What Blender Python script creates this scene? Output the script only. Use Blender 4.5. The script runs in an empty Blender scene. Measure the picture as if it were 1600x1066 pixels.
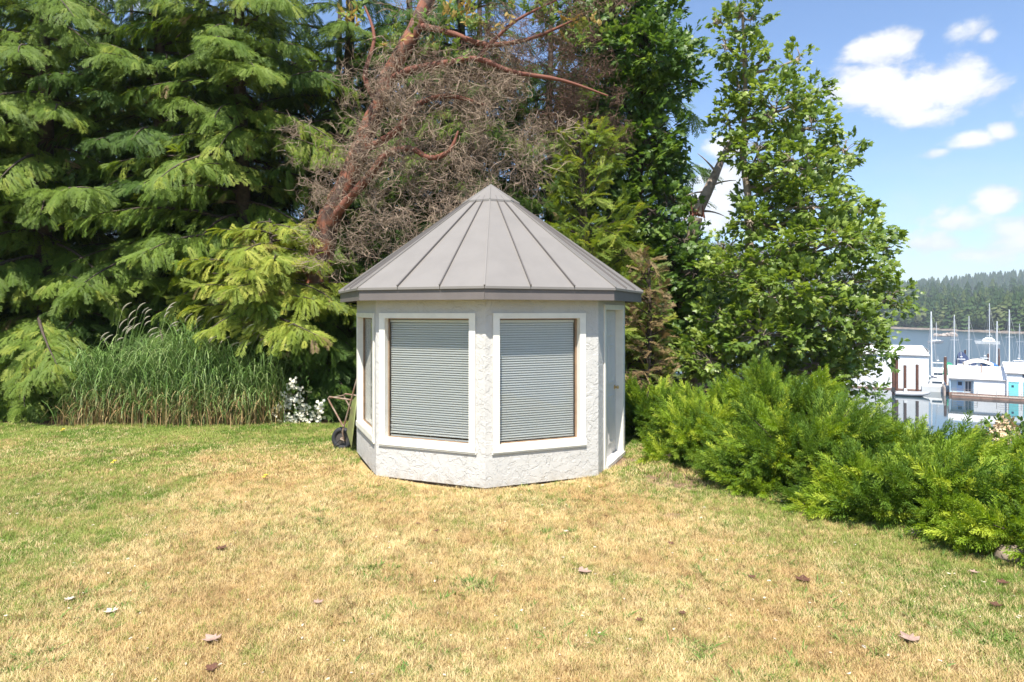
import bpy, math, random
import numpy as np
from mathutils import Vector
R = math.radians
rng = np.random.default_rng(7)
random.seed(7)
sc = bpy.context.scene
COL = sc.collection

# ------------------------------------------------------------------ camera, light, sky
F = 1010.0            # focal length in photograph pixels
CAMZ, HOR = 2.07, 487.0
def at(px, py, Y):
    return Vector(((px-800)/F*Y, Y, CAMZ-(py-HOR)/F*Y))

cam_d = bpy.data.cameras.new('camera'); cam = bpy.data.objects.new('camera', cam_d); COL.objects.link(cam)
cam.location = (0, 0, CAMZ); cam.rotation_euler = (R(90), 0, 0)
cam_d.sensor_width = 36; cam_d.lens = 36*F/1600; cam_d.shift_y = -(533-HOR)/1600
cam_d.clip_start = .1; cam_d.clip_end = 8000
sc.camera = cam

SUN_EL, SUN_AZ = 60.0, 189.0      # azimuth clockwise from +Y (north): behind the camera, a little to the left
sun_d = bpy.data.lights.new('sun', 'SUN'); sun = bpy.data.objects.new('sun', sun_d); COL.objects.link(sun)
sun_d.energy = 5.0; sun_d.angle = R(.53); sun_d.color = (1, .95, .86)
sdir = Vector((math.sin(R(SUN_AZ))*math.cos(R(SUN_EL)), math.cos(R(SUN_AZ))*math.cos(R(SUN_EL)), math.sin(R(SUN_EL))))
sun.rotation_euler = sdir.to_track_quat('Z', 'Y').to_euler(); sun.location = (-5, -12, 30)

vs = sc.view_settings
sc.display_settings.display_device = 'sRGB'
vs.view_transform = 'Standard'; vs.look = 'None'; vs.gamma = 1; vs.use_curve_mapping = False; vs.exposure = 1.0
sc.cycles.use_denoising = True
sc.cycles.max_bounces = 8; sc.cycles.diffuse_bounces = 3; sc.cycles.transparent_max_bounces = 24; sc.cycles.volume_bounces = 0
sc.cycles.sample_clamp_indirect = 6

class NT:
    """small helper for node trees"""
    def __init__(s, nt): s.t = nt; s.n = nt.nodes; s.l = nt.links
    def node(s, typ, **kw):
        n = s.n.new(typ)
        for k, v in kw.items(): setattr(n, k, v)
        return n
    def put(s, sock, v):
        if isinstance(v, bpy.types.NodeSocket): s.l.new(v, sock)
        elif v is not None: sock.default_value = v
    def math(s, op, a, b=None, c=None, clamp=False):
        n = s.node('ShaderNodeMath', operation=op, use_clamp=clamp)
        s.put(n.inputs[0], a)
        if b is not None: s.put(n.inputs[1], b)
        if c is not None: s.put(n.inputs[2], c)
        return n.outputs[0]
    def noise(s, vec, scale, detail=4, rough=.55, dist=0):
        n = s.node('ShaderNodeTexNoise'); s.put(n.inputs['Vector'], vec)
        n.inputs['Scale'].default_value = scale; n.inputs['Detail'].default_value = detail
        n.inputs['Roughness'].default_value = rough; n.inputs['Distortion'].default_value = dist
        return n.outputs[0]
    def mix(s, f, a, b):
        n = s.node('ShaderNodeMix', data_type='RGBA'); s.put(n.inputs[0], f)
        for i, v in ((6, a), (7, b)):
            if isinstance(v, (tuple, list)): v = tuple(v)+(1,) if len(v) == 3 else v
            s.put(n.inputs[i], v)
        return n.outputs[2]
    def step(s, v, lo, hi, a=0., b=1.):
        n = s.node('ShaderNodeMapRange', interpolation_type='SMOOTHSTEP'); s.put(n.inputs[0], v)
        for i, q in ((1, lo), (2, hi), (3, a), (4, b)): n.inputs[i].default_value = q
        return n.outputs[0]

world = bpy.data.worlds.new('World'); sc.world = world; world.use_nodes = True
w = NT(world.node_tree); w.n.clear()
sky = w.node('ShaderNodeTexSky', sky_type='NISHITA'); sky.sun_disc = False
sky.sun_elevation = R(SUN_EL); sky.sun_rotation = R(SUN_AZ); sky.altitude = 0; sky.air_density = 1.0; sky.dust_density = .5; sky.ozone_density = 3.0
tc = w.node('ShaderNodeTexCoord'); D = tc.outputs['Generated']
sep = w.node('ShaderNodeSeparateXYZ'); w.l.new(D, sep.inputs[0])
az = w.math('ARCTAN2', sep.outputs[0], sep.outputs[1]); el = w.math('ARCSINE', sep.outputs[2])
def ang(px, py):
    v = Vector(((px-800)/F, 1, (HOR-py)/F)).normalized()
    return math.atan2(v.x, v.y), math.asin(v.z)
comb = w.node('ShaderNodeCombineXYZ'); w.put(comb.inputs[0], az); w.put(comb.inputs[1], w.math('MULTIPLY', el, 1.5))
puff = w.noise(comb.outputs[0], 11, 8, .6, .35)
puff2 = w.noise(comb.outputs[0], 34, 5, .6)
#   cumulus seen over the bay, and more of the same sort all round the sky: centre az, el, half widths, weight
clouds = []
for px, py, a, b, wt in ((1345,140,75,36,1),(1420,150,90,50,1.1),(1490,135,78,42,1.05),(1440,182,85,26,.9),
        (1395,72,66,30,1.0),(1352,76,40,22,.9),(1430,60,30,20,.8),(1508,46,58,24,.85),(1545,52,26,18,.8),
        (1522,220,68,20,1.05),(1562,208,32,20,1),(1466,238,36,11,.85),
        (1556,318,40,26,1),(1500,348,80,26,.9),(1590,368,95,42,1.0),(1460,374,80,28,.78),(1540,398,90,24,.8),(1130,232,42,20,1),(1118,300,60,55,1),(1100,345,50,30,.9),
        (1700,150,120,40,1),(1750,300,90,30,.9),(1900,220,100,40,.9)):
    A, E = ang(px, py); A2, _ = ang(px+a, py); _, E2 = ang(px, py-b)
    clouds.append((A, E, abs(A2-A), abs(E2-E), wt))
r2 = random.Random(3)
for k in range(9):
    A = r2.uniform(1.1, 5.6); A = A-2*math.pi if A > math.pi else A
    E = r2.uniform(.12, .75)
    for q in range(2): clouds.append((A+r2.uniform(-.1,.1), E+r2.uniform(-.03,.03), r2.uniform(.09,.2), r2.uniform(.03,.06), 1))
acc = None
for A, E, a, b, wt in clouds:
    da = w.math('DIVIDE', w.math('SUBTRACT', az, A), a); de = w.math('DIVIDE', w.math('SUBTRACT', el, E), b)
    d2 = w.math('ADD', w.math('MULTIPLY', da, da), w.math('MULTIPLY', de, de))
    g = w.math('MULTIPLY', w.math('EXPONENT', w.math('MULTIPLY', d2, -.9)), wt)
    acc = g if acc is None else w.math('MAXIMUM', acc, g)
dens = w.math('ADD', acc, w.math('MULTIPLY', w.math('SUBTRACT', puff, .5), 1.75))
dens = w.math('ADD', dens, w.math('MULTIPLY', w.math('SUBTRACT', puff2, .5), .6))
cm = w.step(dens, .30, .82)
veil = w.math('MULTIPLY', w.step(el, .32, .0), w.step(puff, .42, .75, 0, .35))
cm = w.math('MAXIMUM', cm, veil)
cbright = w.step(w.math('ADD', dens, w.math('MULTIPLY', w.math('SUBTRACT', w.noise(comb.outputs[0], 19, 5, .6), .5), 1.1)), .35, 1.05, 4.7, 6.3)
cc = w.node('ShaderNodeCombineColor'); 
for i, q in enumerate((.97, .985, 1.02)): w.put(cc.inputs[i], w.math('MULTIPLY', cbright, q))
skyb = w.node('ShaderNodeMix', data_type='RGBA'); skyb.blend_type = 'MULTIPLY'; skyb.inputs[0].default_value = 1
w.l.new(sky.outputs[0], skyb.inputs[6]); skyb.inputs[7].default_value = (.93, 1.03, 1.15, 1)
mixc = w.mix(w.math('MULTIPLY', cm, .97), skyb.outputs[2], cc.outputs[0])
bg = w.node('ShaderNodeBackground'); w.l.new(mixc, bg.inputs[0]); bg.inputs[1].default_value = .095
wo = w.node('ShaderNodeOutputWorld'); w.l.new(bg.outputs[0], wo.inputs[0])

# ------------------------------------------------------------------ helpers
def tag(o, label=None, cat=None, group=None, kind=None):
    if label: o['label'] = label
    if cat: o['category'] = cat
    if group: o['group'] = group
    if kind: o['kind'] = kind
    return o
def empty(name, loc, label, cat, group=None, rz=0):
    o = bpy.data.objects.new(name, None); COL.objects.link(o); o.location = loc; o.rotation_euler = (0, 0, rz)
    o.empty_display_size = .2
    bpy.context.view_layer.update() if False else None
    return tag(o, label, cat, group)
def copy_tree(o, parent=None):
    c = o.copy(); COL.objects.link(c)
    if parent is not None: c.parent = parent
    for ch in [q for q in bpy.data.objects if q.parent == o and q is not c]:
        copy_tree(ch, c)
    return c

class MB:
    """collects shapes, builds ONE mesh object"""
    def __init__(s): s.v = []; s.f = []; s.sm = []
    def add(s, vs_, fs, smooth=False):
        b = len(s.v); s.v += [tuple(v) for v in vs_]
        for f in fs: s.f.append([b+i for i in f]); s.sm.append(smooth)
        return s
    def box(s, c, size, M=None):
        x, y, z = [q/2 for q in size]; c = Vector(c)
        vv = [Vector((a*x, b*y, d*z)) for d in (-1, 1) for b in (-1, 1) for a in (-1, 1)]
        if M is not None: vv = [M @ v for v in vv]
        return s.add([v+c for v in vv], [(0,2,3,1),(4,5,7,6),(0,1,5,4),(2,6,7,3),(0,4,6,2),(1,3,7,5)])
    def hexa(s, bot, top):
        n = len(bot)
        fs = [tuple(reversed(range(n))), tuple(range(n, 2*n))]
        for i in range(n): j = (i+1) % n; fs.append((i, j, n+j, n+i))
        return s.add(list(bot)+list(top), fs)
    def tube(s, pts, rad, n=6, caps=True):
        pts = [Vector(p) for p in pts]
        if not isinstance(rad, (list, tuple, np.ndarray)): rad = [rad]*len(pts)
        up = Vector((0, 0, 1)); vv = []; a = None
        for i, p in enumerate(pts):
            t = (pts[min(i+1, len(pts)-1)]-pts[max(i-1, 0)])
            if t.length < 1e-9: t = Vector((0, 0, 1))
            t.normalize()
            if a is None: a = t.cross(up if abs(t.z) < .9 else Vector((1, 0, 0)))
            a = (a-t*a.dot(t))
            if a.length < 1e-6: a = t.cross(Vector((1, .3, 0)))
            a.normalize(); b = t.cross(a)
            for k in range(n):
                th = 2*math.pi*k/n
                vv.append(p+(a*math.cos(th)+b*math.sin(th))*rad[i])
        fs = []
        for i in range(len(pts)-1):
            for k in range(n):
                k2 = (k+1) % n; fs.append((i*n+k, i*n+k2, (i+1)*n+k2, (i+1)*n+k))
        s.add(vv, fs, True)
        if caps and n > 2:
            m = len(pts)
            s.add(vv[:n], [tuple(reversed(range(n)))]); s.add(vv[-n:], [tuple(range(n))])
        return s
    def build(s, name, mat, parent=None, kind=None):
        me = bpy.data.meshes.new(name); me.from_pydata(s.v, [], s.f)
        me.polygons.foreach_set('use_smooth', s.sm); me.update()
        if mat: me.materials.append(mat)
        o = bpy.data.objects.new(name, me); COL.objects.link(o)
        if parent is not None: o.parent = parent
        if kind: o['kind'] = kind
        return o

def local(parent, pts):
    """world points into an un-rotated parent's frame"""
    l = parent.location
    return [Vector(p)-l for p in pts]

# ------------------------------------------------------------------ materials
def mat(name, col, rough=.6, metal=0, var=0, vscale=6, bump=0, bscale=60, spec=.5, col2=None, lo=.35, hi=.7):
    m = bpy.data.materials.new(name); m.use_nodes = True; q = NT(m.node_tree)
    b = q.n['Principled BSDF']; b.inputs['Roughness'].default_value = rough; b.inputs['Metallic'].default_value = metal
    b.inputs['Specular IOR Level'].default_value = spec
    b.inputs['Base Color'].default_value = tuple(col)+(1,)
    t = q.node('ShaderNodeTexCoord').outputs['Object']
    if col2 is not None or var:
        c2 = col2 if col2 is not None else tuple(c*(1-var) for c in col)
        f = q.step(q.noise(t, vscale, 6, .6), lo, hi)
        q.l.new(q.mix(f, col, c2), b.inputs['Base Color'])
    if bump:
        bn = q.node('ShaderNodeBump'); bn.inputs['Strength'].default_value = bump; bn.inputs['Distance'].default_value = .01
        q.l.new(q.noise(t, bscale, 5, .6), bn.inputs['Height']); q.l.new(bn.outputs[0], b.inputs['Normal'])
    return m

def leafmat(name, a, b, c=None, trans=.35, rough=.55, pscale=1.2, cfrac=.15, gloss=.25):
    """foliage: colours a..b vary per sprig and by patch, a share cfrac of the sprigs is c"""
    m = bpy.data.materials.new(name); m.use_nodes = True; q = NT(m.node_tree); q.n.clear()
    oi = q.node('ShaderNodeObjectInfo').outputs['Random']
    geo = q.node('ShaderNodeNewGeometry').outputs['Position']
    n = q.noise(geo, pscale, 3, .6)
    f = q.math('ADD', q.math('MULTIPLY', oi, .6), q.math('MULTIPLY', q.step(n, .3, .7), .5), clamp=True)
    col = q.mix(f, a, b)
    if c is not None:
        fr = q.math('FRACT', q.math('MULTIPLY', oi, 17.3))
        col = q.mix(q.step(fr, 1-cfrac-.02, 1-cfrac+.02), col, c)
    p = q.node('ShaderNodeBsdfPrincipled'); q.l.new(col, p.inputs['Base Color'])
    p.inputs['Roughness'].default_value = rough; p.inputs['Specular IOR Level'].default_value = gloss
    tr = q.node('ShaderNodeBsdfTranslucent')
    hsv = q.node('ShaderNodeHueSaturation'); hsv.inputs['Hue'].default_value = .485; hsv.inputs['Saturation'].default_value = 1.1; hsv.inputs['Value'].default_value = 1.5
    q.l.new(col, hsv.inputs['Color']); q.l.new(hsv.outputs[0], tr.inputs[0])
    mx = q.node('ShaderNodeMixShader'); mx.inputs[0].default_value = trans
    q.l.new(p.outputs[0], mx.inputs[1]); q.l.new(tr.outputs[0], mx.inputs[2])
    o = q.node('ShaderNodeOutputMaterial'); q.l.new(mx.outputs[0], o.inputs[0])
    return m

M = {}
M['bark'] = mat('bark', (.09,.065,.05), .9, var=.5, vscale=9, bump=.8, bscale=22)
M['barkgrey'] = mat('bark_grey', (.34,.27,.21), .9, var=.45, vscale=9, bump=.6, bscale=26)
M['arbutus'] = mat('arbutus_bark', (.24,.085,.045), .75, vscale=5, bump=1, bscale=11, col2=(.085,.05,.038), lo=.40, hi=.60)
M['arbutusred'] = mat('arbutus_red', (.19,.065,.038), .8, vscale=9, bump=.3, bscale=20, col2=(.16,.06,.04))
M['twig'] = mat('dead_twig', (.35,.265,.19), .9, vscale=3, col2=(.15,.10,.068))
M['twigred'] = mat('dead_twig_brown', (.17,.095,.065), .9, vscale=3, col2=(.10,.06,.042))
M['cedarleaf'] = leafmat('cedar_frond', (.085,.145,.022), (.165,.24,.038), (.22,.29,.05), cfrac=.12)
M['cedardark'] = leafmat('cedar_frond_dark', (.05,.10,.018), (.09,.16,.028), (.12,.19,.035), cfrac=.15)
M['cedarbright'] = leafmat('cedar_frond_bright', (.15,.22,.03), (.30,.35,.055), (.40,.42,.08), cfrac=.25)
M['cypress'] = leafmat('cypress_frond', (.12,.18,.022), (.20,.26,.035), (.30,.33,.05), cfrac=.2)
M['drybrown'] = leafmat('dry_cypress_frond', (.20,.13,.07), (.27,.20,.09), (.14,.19,.04), cfrac=.35, trans=.2)
M['cedaryoung'] = leafmat('cedar_frond_young', (.11,.18,.026), (.19,.265,.042), (.27,.32,.055), cfrac=.2)
M['hemlock'] = leafmat('hemlock_frond', (.085,.15,.022), (.155,.23,.033), (.21,.28,.045), cfrac=.2)
M['maple'] = leafmat('maple_leaf', (.09,.16,.024), (.19,.27,.042), (.28,.36,.075), cfrac=.22, trans=.4, rough=.42, gloss=.5)
M['mapledark'] = leafmat('maple_leaf_dark', (.055,.115,.02), (.105,.185,.03), (.17,.26,.045), cfrac=.15, trans=.4, rough=.45, gloss=.45)
M['juniper_mature'] = leafmat('juniper_needle_mature', (.07,.145,.018), (.145,.235,.026), (.22,.31,.035), cfrac=.2, trans=.25, pscale=2.2)
M['juniper'] = leafmat('juniper_needle', (.15,.25,.022), (.27,.38,.035), (.42,.50,.06), cfrac=.25, trans=.3, pscale=2.2)
M['arbleaf'] = leafmat('arbutus_leaf', (.10,.18,.03), (.20,.26,.06), (.35,.25,.07), cfrac=.3)
M['reed'] = leafmat('reed_blade', (.07,.15,.045), (.13,.22,.06), trans=.35, pscale=3)
M['broad'] = leafmat('broad_leaf', (.06,.12,.025), (.11,.18,.035), (.17,.24,.05), cfrac=.2)

# ------------------------------------------------------------------ scattering (geometry nodes over point meshes, for foliage and grass)
def proto(name, v, f, m=None, smooth=False):
    me = bpy.data.meshes.new(name); me.from_pydata([tuple(x) for x in v], [], f)
    if smooth: me.polygons.foreach_set('use_smooth', [True]*len(me.polygons))
    me.update()
    if m: me.materials.append(m)
    return bpy.data.objects.new(name, me)
_ng = {}
def scatter_group(protos, m):
    key = (tuple(p.name for p in protos), m.name)
    if key in _ng: return _ng[key]
    g = bpy.data.node_groups.new('scatter', 'GeometryNodeTree')
    g.interface.new_socket('Geometry', in_out='INPUT', socket_type='NodeSocketGeometry')
    g.interface.new_socket('Geometry', in_out='OUTPUT', socket_type='NodeSocketGeometry')
    N = g.nodes; L = g.links
    i = N.new('NodeGroupInput'); o = N.new('NodeGroupOutput')
    j = N.new('GeometryNodeGeometryToInstance')
    for p in reversed(protos):
        oi = N.new('GeometryNodeObjectInfo'); oi.inputs['Object'].default_value = p
        smt = N.new('GeometryNodeSetMaterial'); smt.inputs['Material'].default_value = m
        L.new(oi.outputs['Geometry'], smt.inputs['Geometry']); L.new(smt.outputs[0], j.inputs[0])
    io = N.new('GeometryNodeInstanceOnPoints'); L.new(i.outputs[0], io.inputs['Points']); L.new(j.outputs[0], io.inputs['Instance'])
    io.inputs['Pick Instance'].default_value = True
    for nm, typ, sock in (('vid','INT','Instance Index'), ('rot','FLOAT_VECTOR','Rotation'), ('scl','FLOAT','Scale')):
        a = N.new('GeometryNodeInputNamedAttribute'); a.data_type = typ; a.inputs['Name'].default_value = nm
        L.new(a.outputs[0], io.inputs[sock])
    L.new(io.outputs[0], o.inputs[0])
    _ng[key] = g; return g
def eulers(y, n):
    """orthonormal frames with local Y along y, local Z near n -> XYZ eulers"""
    y = y/np.maximum(np.linalg.norm(y, axis=1, keepdims=True), 1e-9)
    x = np.cross(y, n); x /= np.maximum(np.linalg.norm(x, axis=1, keepdims=True), 1e-9)
    z = np.cross(x, y)
    # M columns x y z ; XYZ euler: R = Rz Ry Rx
    ey = np.arcsin(np.clip(-x[:, 2], -1, 1)); ex = np.arctan2(y[:, 2], z[:, 2]); ez = np.arctan2(x[:, 1], x[:, 0])
    return np.stack([ex, ey, ez], 1)
def scatter(name, P, Y, Nn, S, protos, m, parent=None, kind='stuff'):
    P = np.asarray(P, float); n = len(P)
    if parent is not None: P = P-np.array(parent.location)
    me = bpy.data.meshes.new(name); me.vertices.add(n); me.vertices.foreach_set('co', P.astype(np.float32).ravel())
    a = me.attributes.new('rot', 'FLOAT_VECTOR', 'POINT'); a.data.foreach_set('vector', eulers(np.asarray(Y, float), np.asarray(Nn, float)).astype(np.float32).ravel())
    a = me.attributes.new('scl', 'FLOAT', 'POINT'); a.data.foreach_set('value', np.asarray(S, np.float32))
    a = me.attributes.new('vid', 'INT', 'POINT'); a.data.foreach_set('value', rng.integers(0, len(protos), n).astype(np.int32))
    me.update(); me.materials.append(m)
    o = bpy.data.objects.new(name, me); COL.objects.link(o)
    if parent is not None: o.parent = parent
    md = o.modifiers.new('scatter', 'NODES'); md.node_group = scatter_group(protos, m)
    if kind: o['kind'] = kind
    return o
def nrm(a): return a/np.maximum(np.linalg.norm(a, axis=-1, keepdims=True), 1e-9)

# ---- foliage building pieces
def frond(seed, spread=52, nside=11, wid=.034, droop=.28, lat=.42, sub=4, flat=.06):
    r = random.Random(seed); v = []; f = []
    def leaf(p, d, l, wd, up):
        d = d.normalized(); s = d.cross(up).normalized()*wd
        b = len(v); v.extend([p, p+d*l*.45+s, p+d*l, p+d*l*.45-s]); f.append((b, b+1, b+2, b+3))
    def z(y): return -droop*y*y
    up = Vector((0, 0, 1))
    leaf(Vector((0,0,0)), Vector((0,1,-droop*.5)), .6, .012, up)
    for i in range(nside):
        y = .06+.9*i/(nside-1)
        for sgn in (-1, 1):
            L = lat*(math.sin(math.pi*min(1, .22+.78*(1-y)))**.8+.12)*r.uniform(.75, 1.1)
            a = R(spread+r.uniform(-8, 8)); p = Vector((0, y, z(y)))
            d = Vector((sgn*math.sin(a), math.cos(a), -droop*y*1.1+r.uniform(-flat, flat)))
            leaf(p, d, L, wid*.55, up)
            for k in range(sub):
                t = (k+.8)/(sub+.6); pp = p+d*L*t+Vector((0, 0, -.10*t*t*L))
                for s2 in (-1, 1):
                    if s2 > 0 and k % 2: continue
                    a2 = a+s2*R(38); d2 = Vector((sgn*math.sin(a2), math.cos(a2), -.25+r.uniform(-.2, .2)))
                    leaf(pp, d2, .15*(1.15-t), wid*.6, up+Vector((r.uniform(-.3, .3), 0, 0)))
    leaf(Vector((0, .9, z(.9))), Vector((0, 1, -droop*2)), .16, wid*.7, up)
    return v, f
def plume(seed):
    r = random.Random(seed); v = []; f = []
    def leaf(p, d, l, wd):
        d = d.normalized(); s = d.cross(Vector((r.uniform(-1,1), r.uniform(-1,1), 1))).normalized()*wd
        b = len(v); v.extend([p, p+d*l*.4+s, p+d*l, p+d*l*.4-s]); f.append((b, b+1, b+2, b+3))
    n = 15
    for i in range(n):
        y = .05+.92*i/(n-1)
        for k in range(3):
            th = r.uniform(0, 2*math.pi); a = R(r.uniform(28, 52)); L = .40*(1-.70*y)*r.uniform(.7, 1.15)
            side = Vector((math.cos(th), 0, math.sin(th)*.7))
            d = side*math.sin(a)+Vector((0, math.cos(a), 0)); p = Vector((0, y, .10*y*y-.05*math.sin(y*6)))
            leaf(p, d, L, .014)
            for q in range(3):
                t = .3+.25*q; sd = side.cross(Vector((0, 1, 0)))*(1 if q % 2 else -1)
                leaf(p+d*L*t, d+sd*.55+Vector((0, .2, 0)), L*.46, .013)
    leaf(Vector((0, .85, .07)), Vector((0, 1, .15)), .2, .010)
    return v, f
def palmate(c, d, nrml, size, r, v, f):
    d = d.normalized(); s = d.cross(nrml).normalized(); nn = s.cross(d)
    out = [(0,0),(.30,-.08),(.52,.16),(.34,.30),(.56,.62),(.27,.60),(0,1.05),(-.27,.60),(-.56,.62),(-.34,.30),(-.52,.16),(-.30,-.08)]
    b = len(v); fold = r.uniform(.05, .35)
    v.append(c+(d*.35)*size)
    for x, y in out:
        v.append(c+(s*x+d*y+nn*(-abs(x)*fold-.18*y*y))*size)
    n = len(out)
    for k in range(n): f.append((b, b+1+k, b+1+(k+1) % n))
def maplecluster(seed, nl=7, size=.42):
    r = random.Random(seed); v = []; f = []
    for i in range(nl):
        y = .1+.85*i/nl; a = r.uniform(0, 2*math.pi)
        d = Vector((math.cos(a), .55+r.uniform(-.2,.4), math.sin(a)*.35-.15))
        c = Vector((0, y, 0))+d*.18
        b = len(v); v.extend([Vector((0, y-.05, 0)), c, c+Vector((.008, 0, .008))]); f.append((b, b+1, b+2))
        palmate(c, d, Vector((r.uniform(-.45,.45), r.uniform(-.5,.2), 1)), size*r.uniform(.7, 1.15), r, v, f)
    b = len(v); v.extend([Vector((-.012,0,0)), Vector((.012,0,0)), Vector((0,.95,.0))]); f.append((b, b+1, b+2))
    return v, f
def simplecluster(seed, nl=9, L=.34, wd=.085, flat=.4):
    r = random.Random(seed); v = []; f = []
    for i in range(nl):
        y = .1+.8*i/nl; a = r.uniform(0, 2*math.pi)
        d = Vector((math.cos(a), .7, math.sin(a)*flat+.1)).normalized(); s = d.cross(Vector((r.uniform(-.4,.4), 0, 1))).normalized()*wd
        p = Vector((0, y, 0)); b = len(v)
        v.extend([p, p+d*L*.35+s, p+d*L*.75+s*.7-Vector((0,0,.02)), p+d*L-Vector((0,0,.05)), p+d*L*.75-s*.7-Vector((0,0,.02)), p+d*L*.35-s, ])
        f.append((b, b+1, b+2, b+3, b+4, b+5))
    return v, f
def curly(seed, n=13, seg=11):
    """one snarl of dead curling twigs"""
    r = random.Random(seed); mb = MB()
    def walk(p, d, k, step, rad, depth):
        pts = [p.copy()]; curl = Vector((r.uniform(-1,1), r.uniform(-1,1), r.uniform(-1,1)))*.55
        for i in range(k):
            curl = curl*.8+Vector((r.uniform(-1,1), r.uniform(-1,1), r.uniform(-1,1)))*.35
            d = (d+d.cross(curl)*.62+Vector((0, 0, -.17))).normalized(); p = p+d*step; pts.append(p.copy())
            if depth and r.random() < .3: walk(p, (d+Vector((r.uniform(-1,1), r.uniform(-1,1), r.uniform(-1,1)))).normalized(), k//2+1, step*.8, rad*.6, depth-1)
        mb.tube(pts, list(np.linspace(rad, rad*.35, len(pts))), 3, caps=False)
    for i in range(n):
        d = Vector((r.uniform(-1,1), r.uniform(.1,1.6), r.uniform(-1.1,.8))).normalized()
        walk(Vector((r.uniform(-.4,.4),r.uniform(-.1,.7),r.uniform(-.4,.4))), d, seg, .085, .014, 1)
    return mb.v, mb.f

FROND = [proto('frond_a', *frond(1)), proto('frond_b', *frond(2, 46, 10, .036, .4)), proto('frond_c', *frond(3, 58, 11, .032, .2, .48))]
FEATHER = [proto('feather_a', *frond(5, 40, 10, .030, .15, .30, 3, .25)), proto('feather_b', *frond(6, 36, 10, .030, .3, .28, 3, .3))]
PLUME = [proto('plume_a', *plume(1)), proto('plume_b', *plume(2)), proto('plume_c', *plume(3))]
MAPLE = [proto('maple_a', *maplecluster(1)), proto('maple_b', *maplecluster(2)), proto('maple_c', *maplecluster(3, 5, .46))]
SIMPLE = [proto('simple_a', *simplecluster(1)), proto('simple_b', *simplecluster(2))]
CURLY = [proto('curly_%d' % k, *curly(20+k)) for k in range(5)]

# ------------------------------------------------------------------ terrain
EY = [-200, 2, 5.06, 5.76, 6.9, 10.3, 14, 22, 60]; EX = [14, 5.4, 4.05, 3.65, 2.95, 1.9, 2.6, 6, 8]
def gh(x, y):
    x = np.asarray(x, float); y = np.asarray(y, float)
    s = x-np.interp(y, EY, EX)
    bump = .025*np.sin(x*.9+.5)*np.sin(y*.7+1)+.012*np.sin(x*2.3-y*1.7)
    rise = -.035*np.clip(6.5-y, 0, 6)*0
    d1 = -.33*np.clip(s-.7, 0, None)**1.04
    d2 = -.30*np.clip(y-21-np.clip(-x*.15, 0, 10), 0, None)
    h = bump*np.clip(1-s*.4, 0, 1)+rise+d1+d2
    return np.maximum(h, -16)
def g1(x, y): return float(gh(x, y))
def grid(name, xs, ys, hf, m, parent=None, kind=None):
    X, Y = np.meshgrid(xs, ys); Z = hf(X, Y)
    v = np.stack([X.ravel(), Y.ravel(), Z.ravel()], 1); nx, ny = len(xs), len(ys)
    i = np.arange(ny-1)[:, None]*nx+np.arange(nx-1)[None]; i = i.ravel()
    f = np.stack([i, i+1, i+nx+1, i+nx], 1)
    me = bpy.data.meshes.new(name); me.from_pydata(v.tolist(), [], f.tolist())
    me.polygons.foreach_set('use_smooth', [True]*len(f)); me.update(); me.materials.append(m)
    o = bpy.data.objects.new(name, me); COL.objects.link(o)
    if parent is not None: o.parent = parent
    if kind: o['kind'] = kind
    return o

def green_field(q, pos):
    """share of green grass against straw at a world position: greener at the back, along the left and right edges"""
    sp = q.node('ShaderNodeSeparateXYZ'); q.l.new(pos, sp.inputs[0]); x, y = sp.outputs[0], sp.outputs[1]
    warp = q.math('MULTIPLY', q.math('SUBTRACT', q.noise(pos, .55, 3, .6), .5), 2.6)
    back = q.step(q.math('ADD', y, warp), 8.0, 10.8)
    left = q.step(q.math('ADD', q.math('SUBTRACT', q.math('MULTIPLY', x, -1), q.math('MULTIPLY', y, .22)), warp), 1.9, 2.7)
    edge = q.step(q.math('ADD', q.math('SUBTRACT', q.math('ADD', x, q.math('MULTIPLY', y, .43)), 5.75), q.math('MULTIPLY', warp, .4)), -1.6, -.1)
    n1 = q.step(q.noise(pos, 1.1, 5, .65), .50, .72); n2 = q.step(q.noise(pos, 5.5, 3, .6), .55, .72)
    a = q.math('MAXIMUM', q.math('MULTIPLY', back, .72), q.math('MULTIPLY', left, .52))
    a = q.math('MAXIMUM', a, q.math('MULTIPLY', edge, .48))
    a = q.math('ADD', a, q.math('MULTIPLY', n1, .34)); a = q.math('ADD', a, q.math('MULTIPLY', n2, .34))
    return q.math('ADD', a, .10)

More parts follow.
